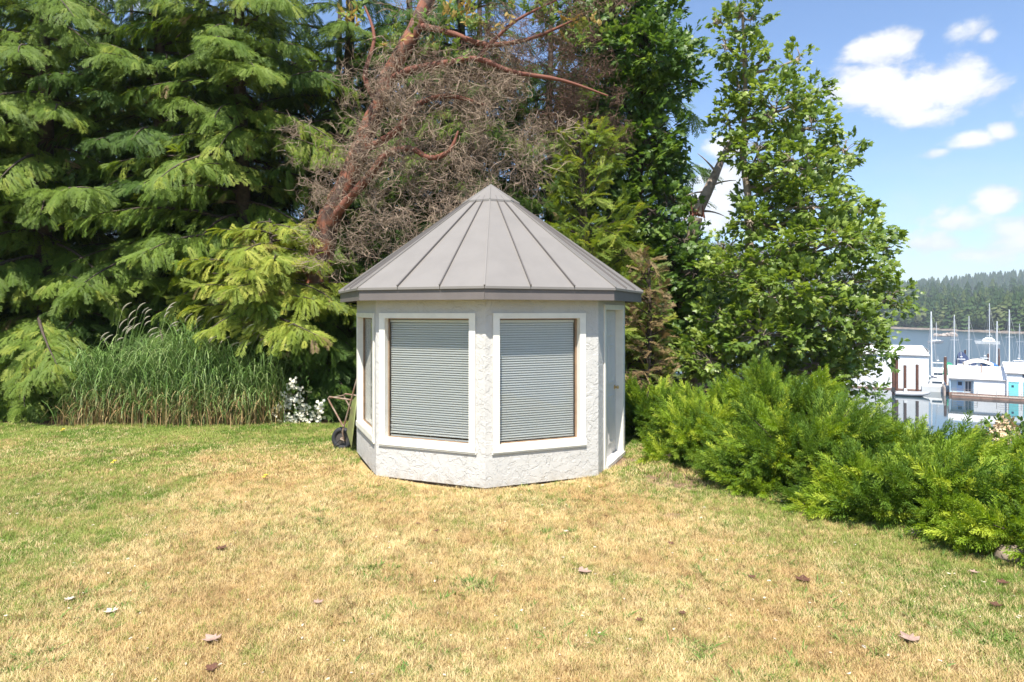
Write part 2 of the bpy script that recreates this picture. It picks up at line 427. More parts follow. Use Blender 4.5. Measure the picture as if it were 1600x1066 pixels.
def lawn_soil():
    m = bpy.data.materials.new('lawn_soil'); m.use_nodes = True; q = NT(m.node_tree); b = q.n['Principled BSDF']
    pos = q.node('ShaderNodeNewGeometry').outputs['Position']
    straw = q.mix(q.noise(pos, 9, 6, .7), (.58,.44,.21), (.42,.31,.14))
    straw = q.mix(q.step(q.noise(pos, 70, 4, .7), .5, .7), straw, (.20,.14,.065))
    green = q.mix(q.noise(pos, 30, 4, .7), (.10,.13,.035), (.20,.21,.06))
    c = q.mix(q.step(green_field(q, pos), .15, .85), straw, green)
    sp = q.node('ShaderNodeSeparateXYZ'); q.l.new(pos, sp.inputs[0])
    s = q.math('ADD', sp.outputs[0], q.math('MULTIPLY', sp.outputs[1], .33))
    # leaf litter under the trees (behind the lawn) and under the junipers
    wob = q.math('MULTIPLY', q.noise(pos, 1.2, 3), .6)
    lit = q.step(q.math('ADD', sp.outputs[1], wob), 12.1, 12.35)
    litter = q.mix(q.noise(pos, 16, 6, .7), (.05,.032,.02), (.15,.085,.05))
    c = q.mix(lit, c, litter)
    lit2 = q.step(q.math('ADD', sp.outputs[2], q.math('MULTIPLY', wob, .12)), -.06, .0, 1, 0)
    c = q.mix(lit2, c, litter)
    for bx_, by_, br_ in ((2.02,7.9,.55), (1.5,8.75,.45), (1.66,6.6,.17), (2.35,8.6,.4)):      # scuffed bare earth
        dd = q.node('ShaderNodeVectorMath', operation='DISTANCE'); q.l.new(pos, dd.inputs[0]); dd.inputs[1].default_value = (bx_, by_, 0)
        e_ = q.step(q.math('ADD', q.math('DIVIDE', dd.outputs['Value'], br_), q.math('MULTIPLY', q.math('SUBTRACT', q.noise(pos, 6, 4, .7), .5), 2.)), .5, 1.05, .85, 0)
        c = q.mix(e_, c, (.20,.12,.085))
    q.l.new(c, b.inputs['Base Color']); b.inputs['Roughness'].default_value = .95; b.inputs['Specular IOR Level'].default_value = .15
    bn = q.node('ShaderNodeBump'); bn.inputs['Strength'].default_value = .9; bn.inputs['Distance'].default_value = .03
    q.l.new(q.noise(pos, 28, 6, .75), bn.inputs['Height']); q.l.new(bn.outputs[0], b.inputs['Normal'])
    return m
M['soil'] = lawn_soil()
def rngs(*segs):
    out = []
    for a, b, s in segs: out += list(np.arange(a, b, s))
    return np.array(out+[segs[-1][1]])
grid('lawn', rngs((-160,-30,13), (-30,-12,1.5), (-12,9,.25), (9,40,1.2), (40,100,6), (100,160,20)),
     rngs((-160,-10,15), (-10,2,1), (2,14,.25), (14,44,1.2), (44,160,10)), gh, M['soil'], kind='structure')

# ------------------------------------------------------------------ lawn grass
def grassmat():
    m = bpy.data.materials.new('lawn_grass'); m.use_nodes = True; q = NT(m.node_tree); q.n.clear()
    pos = q.node('ShaderNodeNewGeometry').outputs['Position']; oi = q.node('ShaderNodeObjectInfo').outputs['Random']
    g = green_field(q, pos)
    rnd = q.math('FRACT', q.math('MULTIPLY', oi, 7.13))
    isg = q.step(q.math('SUBTRACT', g, rnd), -.06, .06)
    r2 = q.math('FRACT', q.math('MULTIPLY', oi, 31.7)); patch = q.noise(pos, .8, 4, .6)
    straw = q.mix(r2, (.68,.52,.23), (.90,.75,.43)); straw = q.mix(q.math('MULTIPLY', q.step(patch, .42, .64), .7), straw, (.64,.44,.20))
    dk = q.step(q.noise(pos, 3.1, 4, .65), .50, .68)
    straw = q.mix(q.math('MULTIPLY', dk, .55), straw, (.44,.29,.13)); straw = q.mix(q.step(r2, .82, .86), straw, (.30,.19,.09))
    green = q.mix(r2, (.10,.19,.025), (.24,.34,.055)); green = q.mix(q.step(patch, .38, .6), green, (.32,.37,.09))
    c = q.mix(isg, straw, green)
    p = q.node('ShaderNodeBsdfPrincipled'); q.l.new(c, p.inputs['Base Color']); p.inputs['Roughness'].default_value = .6
    p.inputs['Specular IOR Level'].default_value = .25
    tr = q.node('ShaderNodeBsdfTranslucent'); q.l.new(c, tr.inputs[0])
    mx = q.node('ShaderNodeMixShader'); mx.inputs[0].default_value = .35; q.l.new(p.outputs[0], mx.inputs[1]); q.l.new(tr.outputs[0], mx.inputs[2])
    o = q.node('ShaderNodeOutputMaterial'); q.l.new(mx.outputs[0], o.inputs[0]); return m
M['grass'] = grassmat()
def tuft(seed, n=21, rad=.042, h=.042, lean=1.1, w=.0013):
    r = random.Random(seed); v = []; f = []
    for i in range(n):
        a = r.uniform(0, 6.28); q = rad*math.sqrt(r.random()); p = Vector((math.cos(a)*q, math.sin(a)*q, -.004))
        b = r.uniform(0, 6.28); d = Vector((math.cos(b), math.sin(b), 0)); s = Vector((-d.y, d.x, 0))*w*r.uniform(.8, 1.5)
        hh = h*r.uniform(.5, 1.25); ln = hh*lean*r.uniform(.2, 1.3)
        k = len(v); m1 = p+d*ln*.35+Vector((0,0,hh*.6)); tip = p+d*ln+Vector((0,0,hh))
        v += [p-s, p+s, m1+s*.8, m1-s*.8, tip]; f += [(k,k+1,k+2,k+3), (k+3,k+2,k+4)]
    return v, f
TUFT = [proto('tuft_%d' % k, *tuft(40+k)) for k in range(4)]
FARTUFT = [proto('fartuft_%d' % k, *tuft(50+k, 16, .06, .05, .9, .003)) for k in range(3)]
WEED = [proto('weed_%d' % k, *tuft(60+k, 12, .03, .055, 1.6, .006)) for k in range(3)]
def on_gazebo(x, y, pad=1.02): return np.hypot(x+.307, y-9.4) < 1.95*pad*.96
def lawn_points(n, y0, y1, keep=None):
    y = rng.uniform(y0, y1, n); x = rng.uniform(-1, 1, n)*(y*.84+.5)
    ok = (x < np.interp(y, EY, EX)+.25+rng.normal(0, .12, n)) & ~on_gazebo(x, y) & (y < 11.9+.25*np.sin(x*1.7)+.15*np.sin(x*4.1)) | (y > 99)
    bare = ((np.hypot((x-2.02)/.42, (y-7.9)/.42) < 1)|(np.hypot((x-1.5)/.34, (y-8.75)/.34) < 1)|(np.hypot((x-2.35)/.3, (y-8.6)/.3) < 1)|(np.hypot((x-1.66)/.15, (y-6.6)/.12) < 1)) & (rng.random(n) < .82)
    ok &= ~bare
    x, y = x[ok], y[ok]; return x, y
def up_frames(n, tilt=.15):
    a = rng.uniform(0, 2*np.pi, n); Y = np.stack([np.cos(a), np.sin(a), np.zeros(n)], 1)
    N = nrm(np.stack([rng.normal(0, tilt, n), rng.normal(0, tilt, n), np.ones(n)], 1)); return Y, N
PX, PY, PS = [], [], []
for n, y0, y1, s in ((52000, 2.9, 5.4, 1.0), (46000, 5.4, 8, 1.1)):
    x, y = lawn_points(n, y0, y1); PX.append(x); PY.append(y); PS.append(s*rng.uniform(.6, 1.25, len(x)))
x, y = np.concatenate(PX), np.concatenate(PY); Yv, Nv = up_frames(len(x))
tag(scatter('lawn_grass', np.stack([x, y, gh(x, y)], 1), Yv, Nv, np.concatenate(PS), TUFT, M['grass']),
    'short dry straw coloured lawn grass with green patches in front of the gazebo', 'grass')
x, y = lawn_points(60000, 8, 12.3); Yv, Nv = up_frames(len(x))
tag(scatter('back_lawn_grass', np.stack([x, y, gh(x, y)], 1), Yv, Nv, rng.uniform(.6, 1.15, len(x)), FARTUFT, M['grass']),
    'greener lawn grass at the back, towards the cedars and reeds', 'grass')
# clumps of broad green weeds in the dry lawn
M['weed'] = leafmat('lawn_weed', (.10,.18,.04), (.18,.27,.06), (.26,.31,.09), trans=.3)
wx, wy, wsz = [], [], []
spots = [(0,1035),(60,900),(300,800),(425,838),(500,812),(590,905),(870,790),(960,785),(850,830),(1045,915),(930,945),(1085,1020),(1230,1050),(1300,945),(1420,930),(1330,985),(1380,1010),(1480,960),(60,1010),(130,950),(20,860),(640,1010),(740,915),(900,990),(1100,880),(1190,880),(1150,905),(700,800),(560,770),(820,770),(1000,770),(350,700),(250,720),(1560,1000),(1500,1030)]
for px, py in spots:
    Y0 = CAMZ*F/(py-HOR); X0 = (px-800)/F*Y0; k = int(rng.integers(14, 44)); sp_ = rng.uniform(.07, .24)
    wx += list(X0+rng.normal(0, sp_, k)); wy += list(Y0+rng.normal(0, sp_, k)); wsz += list(rng.uniform(.4, .95, k))
wx, wy = np.array(wx), np.array(wy); Yv, Nv = up_frames(len(wx), .3)
tag(scatter('lawn_weeds', np.stack([wx, wy, gh(wx, wy)], 1), Yv, Nv, wsz, WEED, M['weed']), 'low tufts of dark green weeds dotted over the dry lawn', 'weeds')
# loose straw, bark crumbs and petals too small to count
def chip(seed):
    r = random.Random(seed); a = [Vector((r.uniform(.6,1)*math.cos(t)*.5, r.uniform(.6,1)*math.sin(t), r.uniform(-.1,.25))) for t in np.linspace(0, 5.2, 6)]
    return a, [(0,1,2,3,4,5)]
CHIP = [proto('chip_%d' % k, *chip(70+k)) for k in range(3)]
M['litterpale'] = leafmat('litter_pale', (.55,.47,.38), (.75,.68,.55), (.30,.17,.10), cfrac=.3, trans=.1)
x, y = lawn_points(900, 3.2, 12); Yv, Nv = up_frames(len(x), .4)
tag(scatter('lawn_litter', np.stack([x, y, gh(x, y)+.03], 1), Yv, Nv, rng.uniform(.008, .022, len(x)), CHIP, M['litterpale']), 'tiny pale petals and crumbs strewn over the lawn', 'litter')

# fallen leaves, each a thing
def fallen_leaf(px, py, size, m, label, seed):
    Y0 = CAMZ*F/(py-HOR); X0 = (px-800)/F*Y0; r = random.Random(seed)
    mb = MB(); n = 12; rot = r.uniform(0, 6.28); v = []
    out = [(0,0),(.30,-.08),(.52,.16),(.34,.30),(.56,.62),(.27,.60),(0,1.05),(-.27,.60),(-.56,.62),(-.34,.30),(-.52,.16),(-.30,-.08)]
    def P(x, y, dz):
        X = (x*math.cos(rot)-y*math.sin(rot))*size; Yy = (x*math.sin(rot)+y*math.cos(rot))*size
        return Vector((X, Yy, .04+size*(.45*x*x+.25*(y-.5)**2*r.uniform(.6, 1.6))+dz))
    top = [P(0, .4, 0)]+[P(x*r.uniform(.8,1.1), y, 0) for x, y in out]
    bot = [p-Vector((0, 0, .002)) for p in top]
    fs = [(0, 1+k, 1+(k+1) % n) for k in range(n)]+[(13, 14+(k+1) % n, 14+k) for k in range(n)]+[(1+k, 14+k, 14+(k+1) % n, 1+(k+1) % n) for k in range(n)]
    mb.add(top+bot, fs)
    mb.tube([top[1], top[1]+Vector((-math.sin(rot)*-.4, -math.cos(rot)*.4, .02))*size], .0015, 4)
    o = mb.build('fallen_leaf', m); o.location = (X0, Y0, g1(X0, Y0))
    return tag(o, label, 'leaf', 'fallen leaves on the lawn')
M['leafbrown'] = mat('leaf_brown', (.13,.055,.03), .8, var=.4, vscale=20)
M['leaftan'] = mat('leaf_tan', (.42,.28,.22), .8, var=.35, vscale=18)
M['leafpale'] = mat('leaf_pale', (.62,.52,.40), .8, var=.3, vscale=18)
for i, a in enumerate([
    (335, 1018, .085, 'leaftan', 'large pinkish tan curled dead leaf lying near the bottom edge, left of centre'),
    (330, 1056, .06, 'leafbrown', 'dark brown dead leaf at the very bottom below the pinkish tan one'),
    (176, 968, .07, 'leafpale', 'pale cream dead leaf flat on the straw, lower left of the lawn'),
    (105, 948, .05, 'leafpale', 'small whitish dead leaf beside a green weed at far lower left'),
    (342, 869, .075, 'leafbrown', 'long dark brown dead leaf on bare straw, left half of the lawn'),
    (493, 957, .05, 'leaftan', 'small reddish tan leaf standing in straw, lower centre left'),
    (905, 893, .085, 'leaftan', 'upright pale brown curled leaf in the middle of the dry lawn'),
    (1003, 976, .04, 'leafbrown', 'small dark brown leaf low in the centre right of the lawn'),
    (655, 826, .04, 'leafbrown', 'dark brown leaf scrap just in front of the gazebo, the left of two'),
    (685, 838, .04, 'leafbrown', 'dark brown leaf scrap just in front of the gazebo, the right of two'),
    (1255, 914, .095, 'leafbrown', 'broad dark dead leaf with a pale edge, right half of the lawn'),
    (1172, 908, .045, 'leafbrown', 'narrow brown leaf left of the broad dark dead leaf'),
    (1048, 850, .045, 'leafbrown', 'dark brown leaf scrap on pale straw right of the gazebo'),
    (1428, 1008, .09, 'leaftan', 'reddish tan crumpled leaf among green weeds at the lower right'),
    (1572, 922, .06, 'leafbrown', 'dark brown leaf near the right edge below the junipers'),
    (1556, 958, .06, 'leafbrown', 'reddish brown leaf pair by the right edge, lower on the slope'),
    (1223, 792, .06, 'leafpale', 'pale tan leaf at the edge of the juniper shade'),
    (1070, 965, .04, 'leafbrown', 'tiny brown leaf in the straw at lower right of centre'),
    (1517, 903, .05, 'leaftan', 'tan leaf on the lawn edge close under the junipers'),
    (883, 834, .04, 'leafpale', 'round white leaf scrap in front of the gazebo door side')]):
    fallen_leaf(a[0], a[1], a[2]*1.2, M[a[3]], a[4], 100+i)

# dandelions in the back lawn
M['yellow'] = mat('dandelion_yellow', (.75,.55,.03), .6)
for i, (px, py, lb) in enumerate([(98,680,'yellow flower clump nearest the low cedar boughs at far left of the lawn'), (178,731,'yellow flower in the left lawn below the reeds'), (414,752,'yellow flower left of the gazebo in the green lawn')]):
    Y0 = CAMZ*F/(py-HOR); X0 = (px-800)/F*Y0
    e = empty('lawn_flower', (X0, Y0, g1(X0, Y0)), lb, 'flower', 'yellow flowers in the lawn')
    mb = MB(); mb.tube([(0,0,0), (.005,0,.05), (.01,.004,.085)], .003, 5); mb.build('stem', M['weed'], e)
    for k in range(3):
        mb = MB(); c = Vector((.01+.03*math.cos(k*2.1)*(k > 0), .03*math.sin(k*2.1)*(k > 0), .09-.01*k))
        for a in range(10):
            t = a*.628; d = Vector((math.cos(t), math.sin(t), .35)); s = Vector((-math.sin(t), math.cos(t), 0))*.006
            mb.add([c, c+d*.016+s, c+d*.026, c+d*.016-s], [(0,1,2,3)])
        mb.build('blossom', M['yellow'], e)

# ------------------------------------------------------------------ gazebo
GX, GY, GR, WT, WTH = -.307, 9.4, 1.95, 2.235, .13
gaz = empty('gazebo', (GX, GY, 0), 'white stuccoed octagonal garden gazebo with grey metal roof and blinds in its windows', 'gazebo')
def P8(k, r, z): t = R(45*k); return Vector((r*math.sin(t), -r*math.cos(t), z))
def stucco():
    m = bpy.data.materials.new('stucco'); m.use_nodes = True; q = NT(m.node_tree); b = q.n['Principled BSDF']
    pos = q.node('ShaderNodeTexCoord').outputs['Object']
    warp = q.node('ShaderNodeVectorMath', operation='ADD'); q.l.new(pos, warp.inputs[0])
    nz = q.node('ShaderNodeTexNoise'); q.l.new(pos, nz.inputs[0]); nz.inputs['Scale'].default_value = 7; nz.inputs['Detail'].default_value = 4
    sc_ = q.node('ShaderNodeVectorMath', operation='SCALE'); q.l.new(nz.outputs['Color'], sc_.inputs[0]); sc_.inputs['Scale'].default_value = .17; q.l.new(sc_.outputs[0], warp.inputs[1])
    h1 = q.noise(warp.outputs[0], 7.5, 2, .5, .9)            # trowelled plates with ragged edges
    plates = q.step(h1, .47, .515)
    h2 = q.noise(warp.outputs[0], 15, 3, .6, 1.2); plates2 = q.step(h2, .53, .57)
    fine = q.noise(pos, 120, 4, .6)
    H = q.math('ADD', q.math('ADD', q.math('MULTIPLY', plates, .6), q.math('MULTIPLY', plates2, .35)), q.math('MULTIPLY', fine, .12))
    H = q.math('ADD', H, q.math('MULTIPLY', q.noise(pos, 5, 3), .6))
    bn = q.node('ShaderNodeBump'); bn.inputs['Strength'].default_value = .75; bn.inputs['Distance'].default_value = .008
    q.l.new(H, bn.inputs['Height']); q.l.new(bn.outputs[0], b.inputs['Normal'])
    c = q.mix(q.noise(pos, 2.2, 5, .65), (.56,.545,.515), (.48,.47,.445))
    sp = q.node('ShaderNodeSeparateXYZ'); q.l.new(pos, sp.inputs[0])
    dirt = q.math('MULTIPLY', q.step(sp.outputs[2], .0, .22, 1, 0), q.step(q.noise(pos, 9, 5, .7), .35, .75))
    c = q.mix(q.math('MULTIPLY', dirt, .8), c, (.33,.28,.22))
    stv = q.node('ShaderNodeMapping'); stv.inputs['Scale'].default_value = (7, 7, .5); q.l.new(pos, stv.inputs[0])
    c = q.mix(q.math('MULTIPLY', q.step(q.noise(stv.outputs[0], 1.6, 4, .6), .55, .8), .3), c, (.40,.385,.35))
    q.l.new(c, b.inputs['Base Color']); b.inputs['Roughness'].default_value = .9; b.inputs['Specular IOR Level'].default_value = .2
    return m
M['stucco'] = stucco()
M['cream'] = mat('cream_trim', (.80,.775,.69), .45, var=.1, vscale=5, bump=.15, bscale=40)
M['dooro'] = mat('door_paint', (.56,.54,.51), .42, var=.08, vscale=4)
M['brownvinyl'] = mat('brown_sash', (.32,.21,.13), .6, var=.3, vscale=10)
M['dark'] = mat('dark_interior', (.05,.05,.05), .9)
M['roofmetal'] = mat('roof_metal', (.208,.192,.176), .45, var=.09, vscale=2.5, bump=.04, bscale=3)
M['seam'] = mat('roof_seam_metal', (.16,.145,.135), .45, metal=.2)
M['fascia'] = mat('fascia', (.15,.13,.122), .6, var=.12, vscale=4, bump=.15)
M['blind'] = mat('blind_slat', (.74,.735,.69), .5)
def glass(name, tint=(.97,.98,.975), rough=.01):
    m = bpy.data.materials.new(name); m.use_nodes = True; q = NT(m.node_tree); q.n.clear()
    t = q.node('ShaderNodeBsdfTransparent'); t.inputs[0].default_value = tint+(1,)
    g = q.node('ShaderNodeBsdfGlossy'); g.inputs['Roughness'].default_value = rough
    fr = q.node('ShaderNodeFresnel'); fr.inputs[0].default_value = 1.45
    mx = q.node('ShaderNodeMixShader'); q.put(mx.inputs[0], q.math('MULTIPLY', fr.outputs[0], .7))
    q.l.new(t.outputs[0], mx.inputs[1]); q.l.new(g.outputs[0], mx.inputs[2])
    o = q.node('ShaderNodeOutputMaterial'); q.l.new(mx.outputs[0], o.inputs[0]); return m
M['glass'] = glass('window_glass')
W8 = 2*GR*math.sin(R(22.5))            # facet width 1.4925
def facet(k):
    """origin, along, outward for the facet between corners k and k+1 (u runs left to right seen from outside)"""
    a, b = P8(k, GR, 0), P8(k+1, GR, 0); u = (b-a).normalized(); n = Vector((u.y, -u.x, 0)); return a, u, n
def fp(k, u, v, w_): a, U, N = facet(k); return a+U*u+N*w_+Vector((0, 0, v))
def fbox(mb, k, u0, u1, v0, v1, w0, w1):
    b = [fp(k,u0,v0,w1), fp(k,u1,v0,w1), fp(k,u1,v0,w0), fp(k,u0,v0,w0)]; t = [p+Vector((0,0,v1-v0)) for p in b]
    return mb.hexa([b[0],b[3],b[2],b[1]][::-1], [t[0],t[3],t[2],t[1]][::-1])
# opening of each facet: u0,u1,v0,v1
OPEN = {-1: (.055+.07, 1.37-.07, .435+.07, 2.07-.07), 0: (.095+.065, 1.306-.07, .435+.07, 2.07-.07), -2: (.10+.07, 1.39-.07, .435+.07, 2.07-.07), 1: (.30, 1.30, .06, 2.11)}
Z0 = .035
for k in range(-4, 4):
    mi = WTH*math.tan(R(22.5)); mb = MB()
    def corner(u, v, w_): return fp(k, u, v, w_)
    O = [(0, Z0), (W8, Z0), (W8, WT), (0, WT)]; I = [(mi, Z0), (W8-mi, Z0), (W8-mi, WT), (mi, WT)]
    if k in OPEN:
        u0, u1, v0, v1 = OPEN[k]; Hh = [(u0, v0), (u1, v0), (u1, v1), (u0, v1)]
        vv = [fp(k, u, v, 0) for u, v in O]+[fp(k, u, v, 0) for u, v in Hh]+[fp(k, u, v, -WTH) for u, v in I]+[fp(k, u, v, -WTH) for u, v in Hh]
        fs = []
        for i in range(4):
            j = (i+1) % 4
            fs += [(i, j, 4+j, 4+i), (8+j, 8+i, 12+i, 12+j), (4+i, 4+j, 12+j, 12+i), (j, i, 8+i, 8+j)]
        mb.add(vv, fs)
    else:
        vv = [fp(k, u, v, 0) for u, v in O]+[fp(k, u, v, -WTH) for u, v in I]
        mb.add(vv, [(0,1,2,3), (7,6,5,4), (1,0,4,5), (2,1,5,6), (3,2,6,7), (0,3,7,4)])
    mb.build('wall', M['stucco'], gaz)
mb = MB(); mb.hexa([P8(k, GR-.035, -.12) for k in range(8)], [P8(k, GR-.035, Z0-.004) for k in range(8)])
mb.build('foundation', mat('foundation', (.06,.045,.035), .9, bump=.5, bscale=30), gaz)
mb = MB(); mb.hexa([P8(k, GR-WTH-.09, Z0) for k in range(8)], [P8(k, GR-WTH-.09, Z0+.02) for k in range(8)])
mb.build('floor_slab', mat('gazebo_floor', (.25,.22,.19), .8), gaz)
def window(k, brown_r=.022, brown_l=.008, lift=.0):
    u0, u1, v0, v1 = OPEN[k]; tw = .07
    fr = MB()
    fbox(fr, k, u0-tw, u0, v0, v1, .002, .02); fbox(fr, k, u1, u1+tw, v0, v1, .002, .02)
    fbox(fr, k, u0-tw, u1+tw, v1, v1+.052, .002, .023)
    wf = fr.build('window_frame', M['cream'], gaz)
    s = MB(); fbox(s, k, u0-tw-.004, u1+tw+.004, v0-tw, v0, .002, .03); fbox(s, k, u0-tw-.012, u1+tw+.012, v0-tw-.02, v0-tw, .002, .02)
    s.build('window_sill', M['cream'], gaz)
    j = MB(); d = -.085   # lining of the deep reveal
    fbox(j, k, u0+.001, u0+.012, v0+.012, v1-.012, d, .019); fbox(j, k, u1-.012, u1-.001, v0+.012, v1-.012, d, .019)
    fbox(j, k, u0+.001, u1-.001, v0+.001, v0+.012, d, .027); fbox(j, k, u0+.001, u1-.001, v1-.012, v1-.001, d, .019)
    j.build('window_lining', M['cream'], gaz)
    b = MB(); a0, a1, b0, b1 = u0+.013, u1-.013, v0+.013, v1-.013
    fbox(b, k, a0, a0+brown_l, b0, b1, d, -.06); fbox(b, k, a1-brown_r, a1, b0, b1, d, -.06)
    fbox(b, k, a0+brown_l, a1-brown_r, b0, b0+.010, d, -.06); fbox(b, k, a0+brown_l, a1-brown_r, b1-.012, b1, d, -.06)
    b.build('window_sash', M['brownvinyl'], gaz)
    g = MB(); fbox(g, k, a0+brown_l, a1-brown_r, b0+.01, b1-.012, -.078, -.074); g.build('pane', M['glass'], gaz)
    bl = MB(); zt = b1-.02; fbox(bl, k, a0+.012, a1-.012-brown_r*.5, zt-.03, zt, -.122, -.092)
    blind = bl.build('window_blind', M['blind'], gaz)
    zb = b0+.012+lift; pitch = .0285; sm = None; ns = int((zt-.05-zb)/pitch)
    for i in range(ns):
        z = zt-.048-i*pitch
        if sm is None:
            q = MB(); a, b_ = a0+.015, a1-.015-brown_r*.5; t = .0012
            sec = [(.006, -.0105), (.004, -.003), (.0005, .004), (-.0055, .0095)]   # (w, v) curved closed-down slat
            vv = []
            for (w_, v_) in sec+[(w_-.0006, v_-.0014) for w_, v_ in reversed(sec)]:
                for u in (a, b_): vv.append(fp(k, u, z+v_, -.107+w_))
            m_ = 8; fs = [(2*i_, 2*i_+1, 2*((i_+1) % m_)+1, 2*((i_+1) % m_)) for i_ in range(m_)]
            q.add(vv, fs, False); o = q.build('slat', M['blind'], blind); sm = o.data; z0_ = z
        else:
            o = bpy.data.objects.new('slat', sm); COL.objects.link(o); o.parent = blind
            o.location = (0, 0, z-z0_)
        if k == -1 and i > ns-8: o.rotation_euler = (0, random.uniform(-.004, .004), 0)
    br = MB(); fbox(br, k, a0+.015, a1-.015-brown_r*.5, zb-.004, zb+.012, -.118, -.096); br.build('bottom_rail', M['blind'], blind)
    for uu in (.12, .5, .88):
        c = MB(); U = a0+(a1-a0)*uu; c.tube([fp(k, U, zb, -.0995), fp(k, U, zt-.03, -.0995)], .0012, 4); c.build('ladder_cord', M['blind'], blind)
window(-1, .005, .012); window(0, .020, .005, .014); window(-2, .004, .004)
# a faint pull wand behind the right window
# back facets carry plain windows of the same make
# door facet
k = 1; u0, u1, v0, v1 = OPEN[1]
fr = MB(); fbox(fr, k, u0-.045, u0, Z0+.01, v1, .002, .022); fbox(fr, k, u1, u1+.045, Z0+.01, v1, .002, .022); fbox(fr, k, u0-.045, u1+.045, v1, v1+.05, .002, .022)
fr.build('door_frame', M['cream'], gaz)
j = MB(); fbox(j, k, u0+.001, u0+.016, v0+.03, v1-.016, -.125, .02); fbox(j, k, u1-.016, u1-.001, v0+.03, v1-.016, -.125, .02); fbox(j, k, u0+.001, u1-.001, v1-.016, v1-.001, -.125, .02)
j.build('door_lining', M['cream'], gaz)
t = MB(); fbox(t, k, u0+.001, u1-.001, v0-.02, v0+.028, -.13, .05); t.build('threshold', mat('threshold', (.66,.63,.6), .5, var=.3, vscale=7), gaz)
d = MB(); a, b = u0+.018, u1-.018; fbox(d, k, a, b, v0+.03, v1-.02, -.128, -.09); door = d.build('door', M['dooro'], gaz)
wd = b-a
for cu in (a+wd*.29, a+wd*.71):
    for (q0, q1) in ((.18, .86), (1.0, 1.56), (1.66, 1.94)):
        p = MB(); hw = wd*.155; z0, z1 = v0+q0, v0+q1
        # raised field inside a sunk groove: frame moulding then bevelled panel
        o1 = [(cu-hw, z0), (cu+hw, z0), (cu+hw, z1), (cu-hw, z1)]; o2 = [(cu-hw+.022, z0+.022), (cu+hw-.022, z0+.022), (cu+hw-.022, z1-.022), (cu-hw+.022, z1-.022)]
        o3 = [(cu-hw+.05, z0+.05), (cu+hw-.05, z0+.05), (cu+hw-.05, z1-.05), (cu-hw+.05, z1-.05)]
        vv = [fp(k, u, v, -.0895) for u, v in o1]+[fp(k, u, v, -.079) for u, v in o2]+[fp(k, u, v, -.086) for u, v in o3]
        fs = [(i, (i+1) % 4, 4+(i+1) % 4, 4+i) for i in range(4)]+[(4+i, 4+(i+1) % 4, 8+(i+1) % 4, 8+i) for i in range(4)]+[(8,9,10,11), (3,2,1,0)]
        p.add(vv, fs); p.build('door_panel', M['dooro'], door)
hn = MB(); c0 = fp(k, b-.07, 1.0, -.09); N_ = facet(k)[2]; hn.tube([c0, c0+N_*.012], .03, 12); hn.tube([c0+N_*.012, c0+N_*.03, c0+N_*.04, c0+N_*.055, c0+N_*.065], [.011, .011, .022, .026, .016], 10)
hn.build('handle', mat('brass', (.6,.45,.2), .3, metal=1), door)

# roof: fascia boards, tapered standing seam panels, seams, cap
ER, EZ0, EZ1, AZ, CR = 2.19, 2.205, 2.345, 3.90, .42
for k in range(8):
    a0, a1 = P8(k, ER, EZ0), P8(k+1, ER, EZ0); b0, b1 = P8(k, ER-.04, EZ0), P8(k+1, ER-.04, EZ0); g_ = (a1-a0).normalized()*.0015
    h = Vector((0, 0, EZ1-EZ0)); mb = MB(); bt = [a0+g_, a1-g_, b1-g_, b0+g_]; mb.hexa(bt, [p+h for p in bt]); mb.build('fascia_board', M['fascia'], gaz)
mb = MB(); vv = [P8(k, ER-.042, WT+.001) for k in range(8)]+[P8(k, GR-.2, WT+.001) for k in range(8)]
vv += [v+Vector((0,0,.012)) for v in vv]
fs = []
for k in range(8):
    j2 = (k+1) % 8; fs += [(k, 8+k, 8+j2, j2), (16+k, 16+j2, 24+j2, 24+k), (k, j2, 16+j2, 16+k), (8+k, 24+k, 24+j2, 8+j2)]
mb.add(vv, fs); mb.build('soffit', mat('soffit', (.30,.27,.25), .8), gaz)
SL = (AZ-(EZ1+.012))/(ER+.025)
def rz(r): return AZ-SL*r
def edge(k, f, r):       # point on the eave polygon scaled to circumradius r
    p = P8(k, r, 0).lerp(P8(k+1, r, 0), f); return Vector((p.x, p.y, rz(r)))
RO, RI = ER+.025, .30
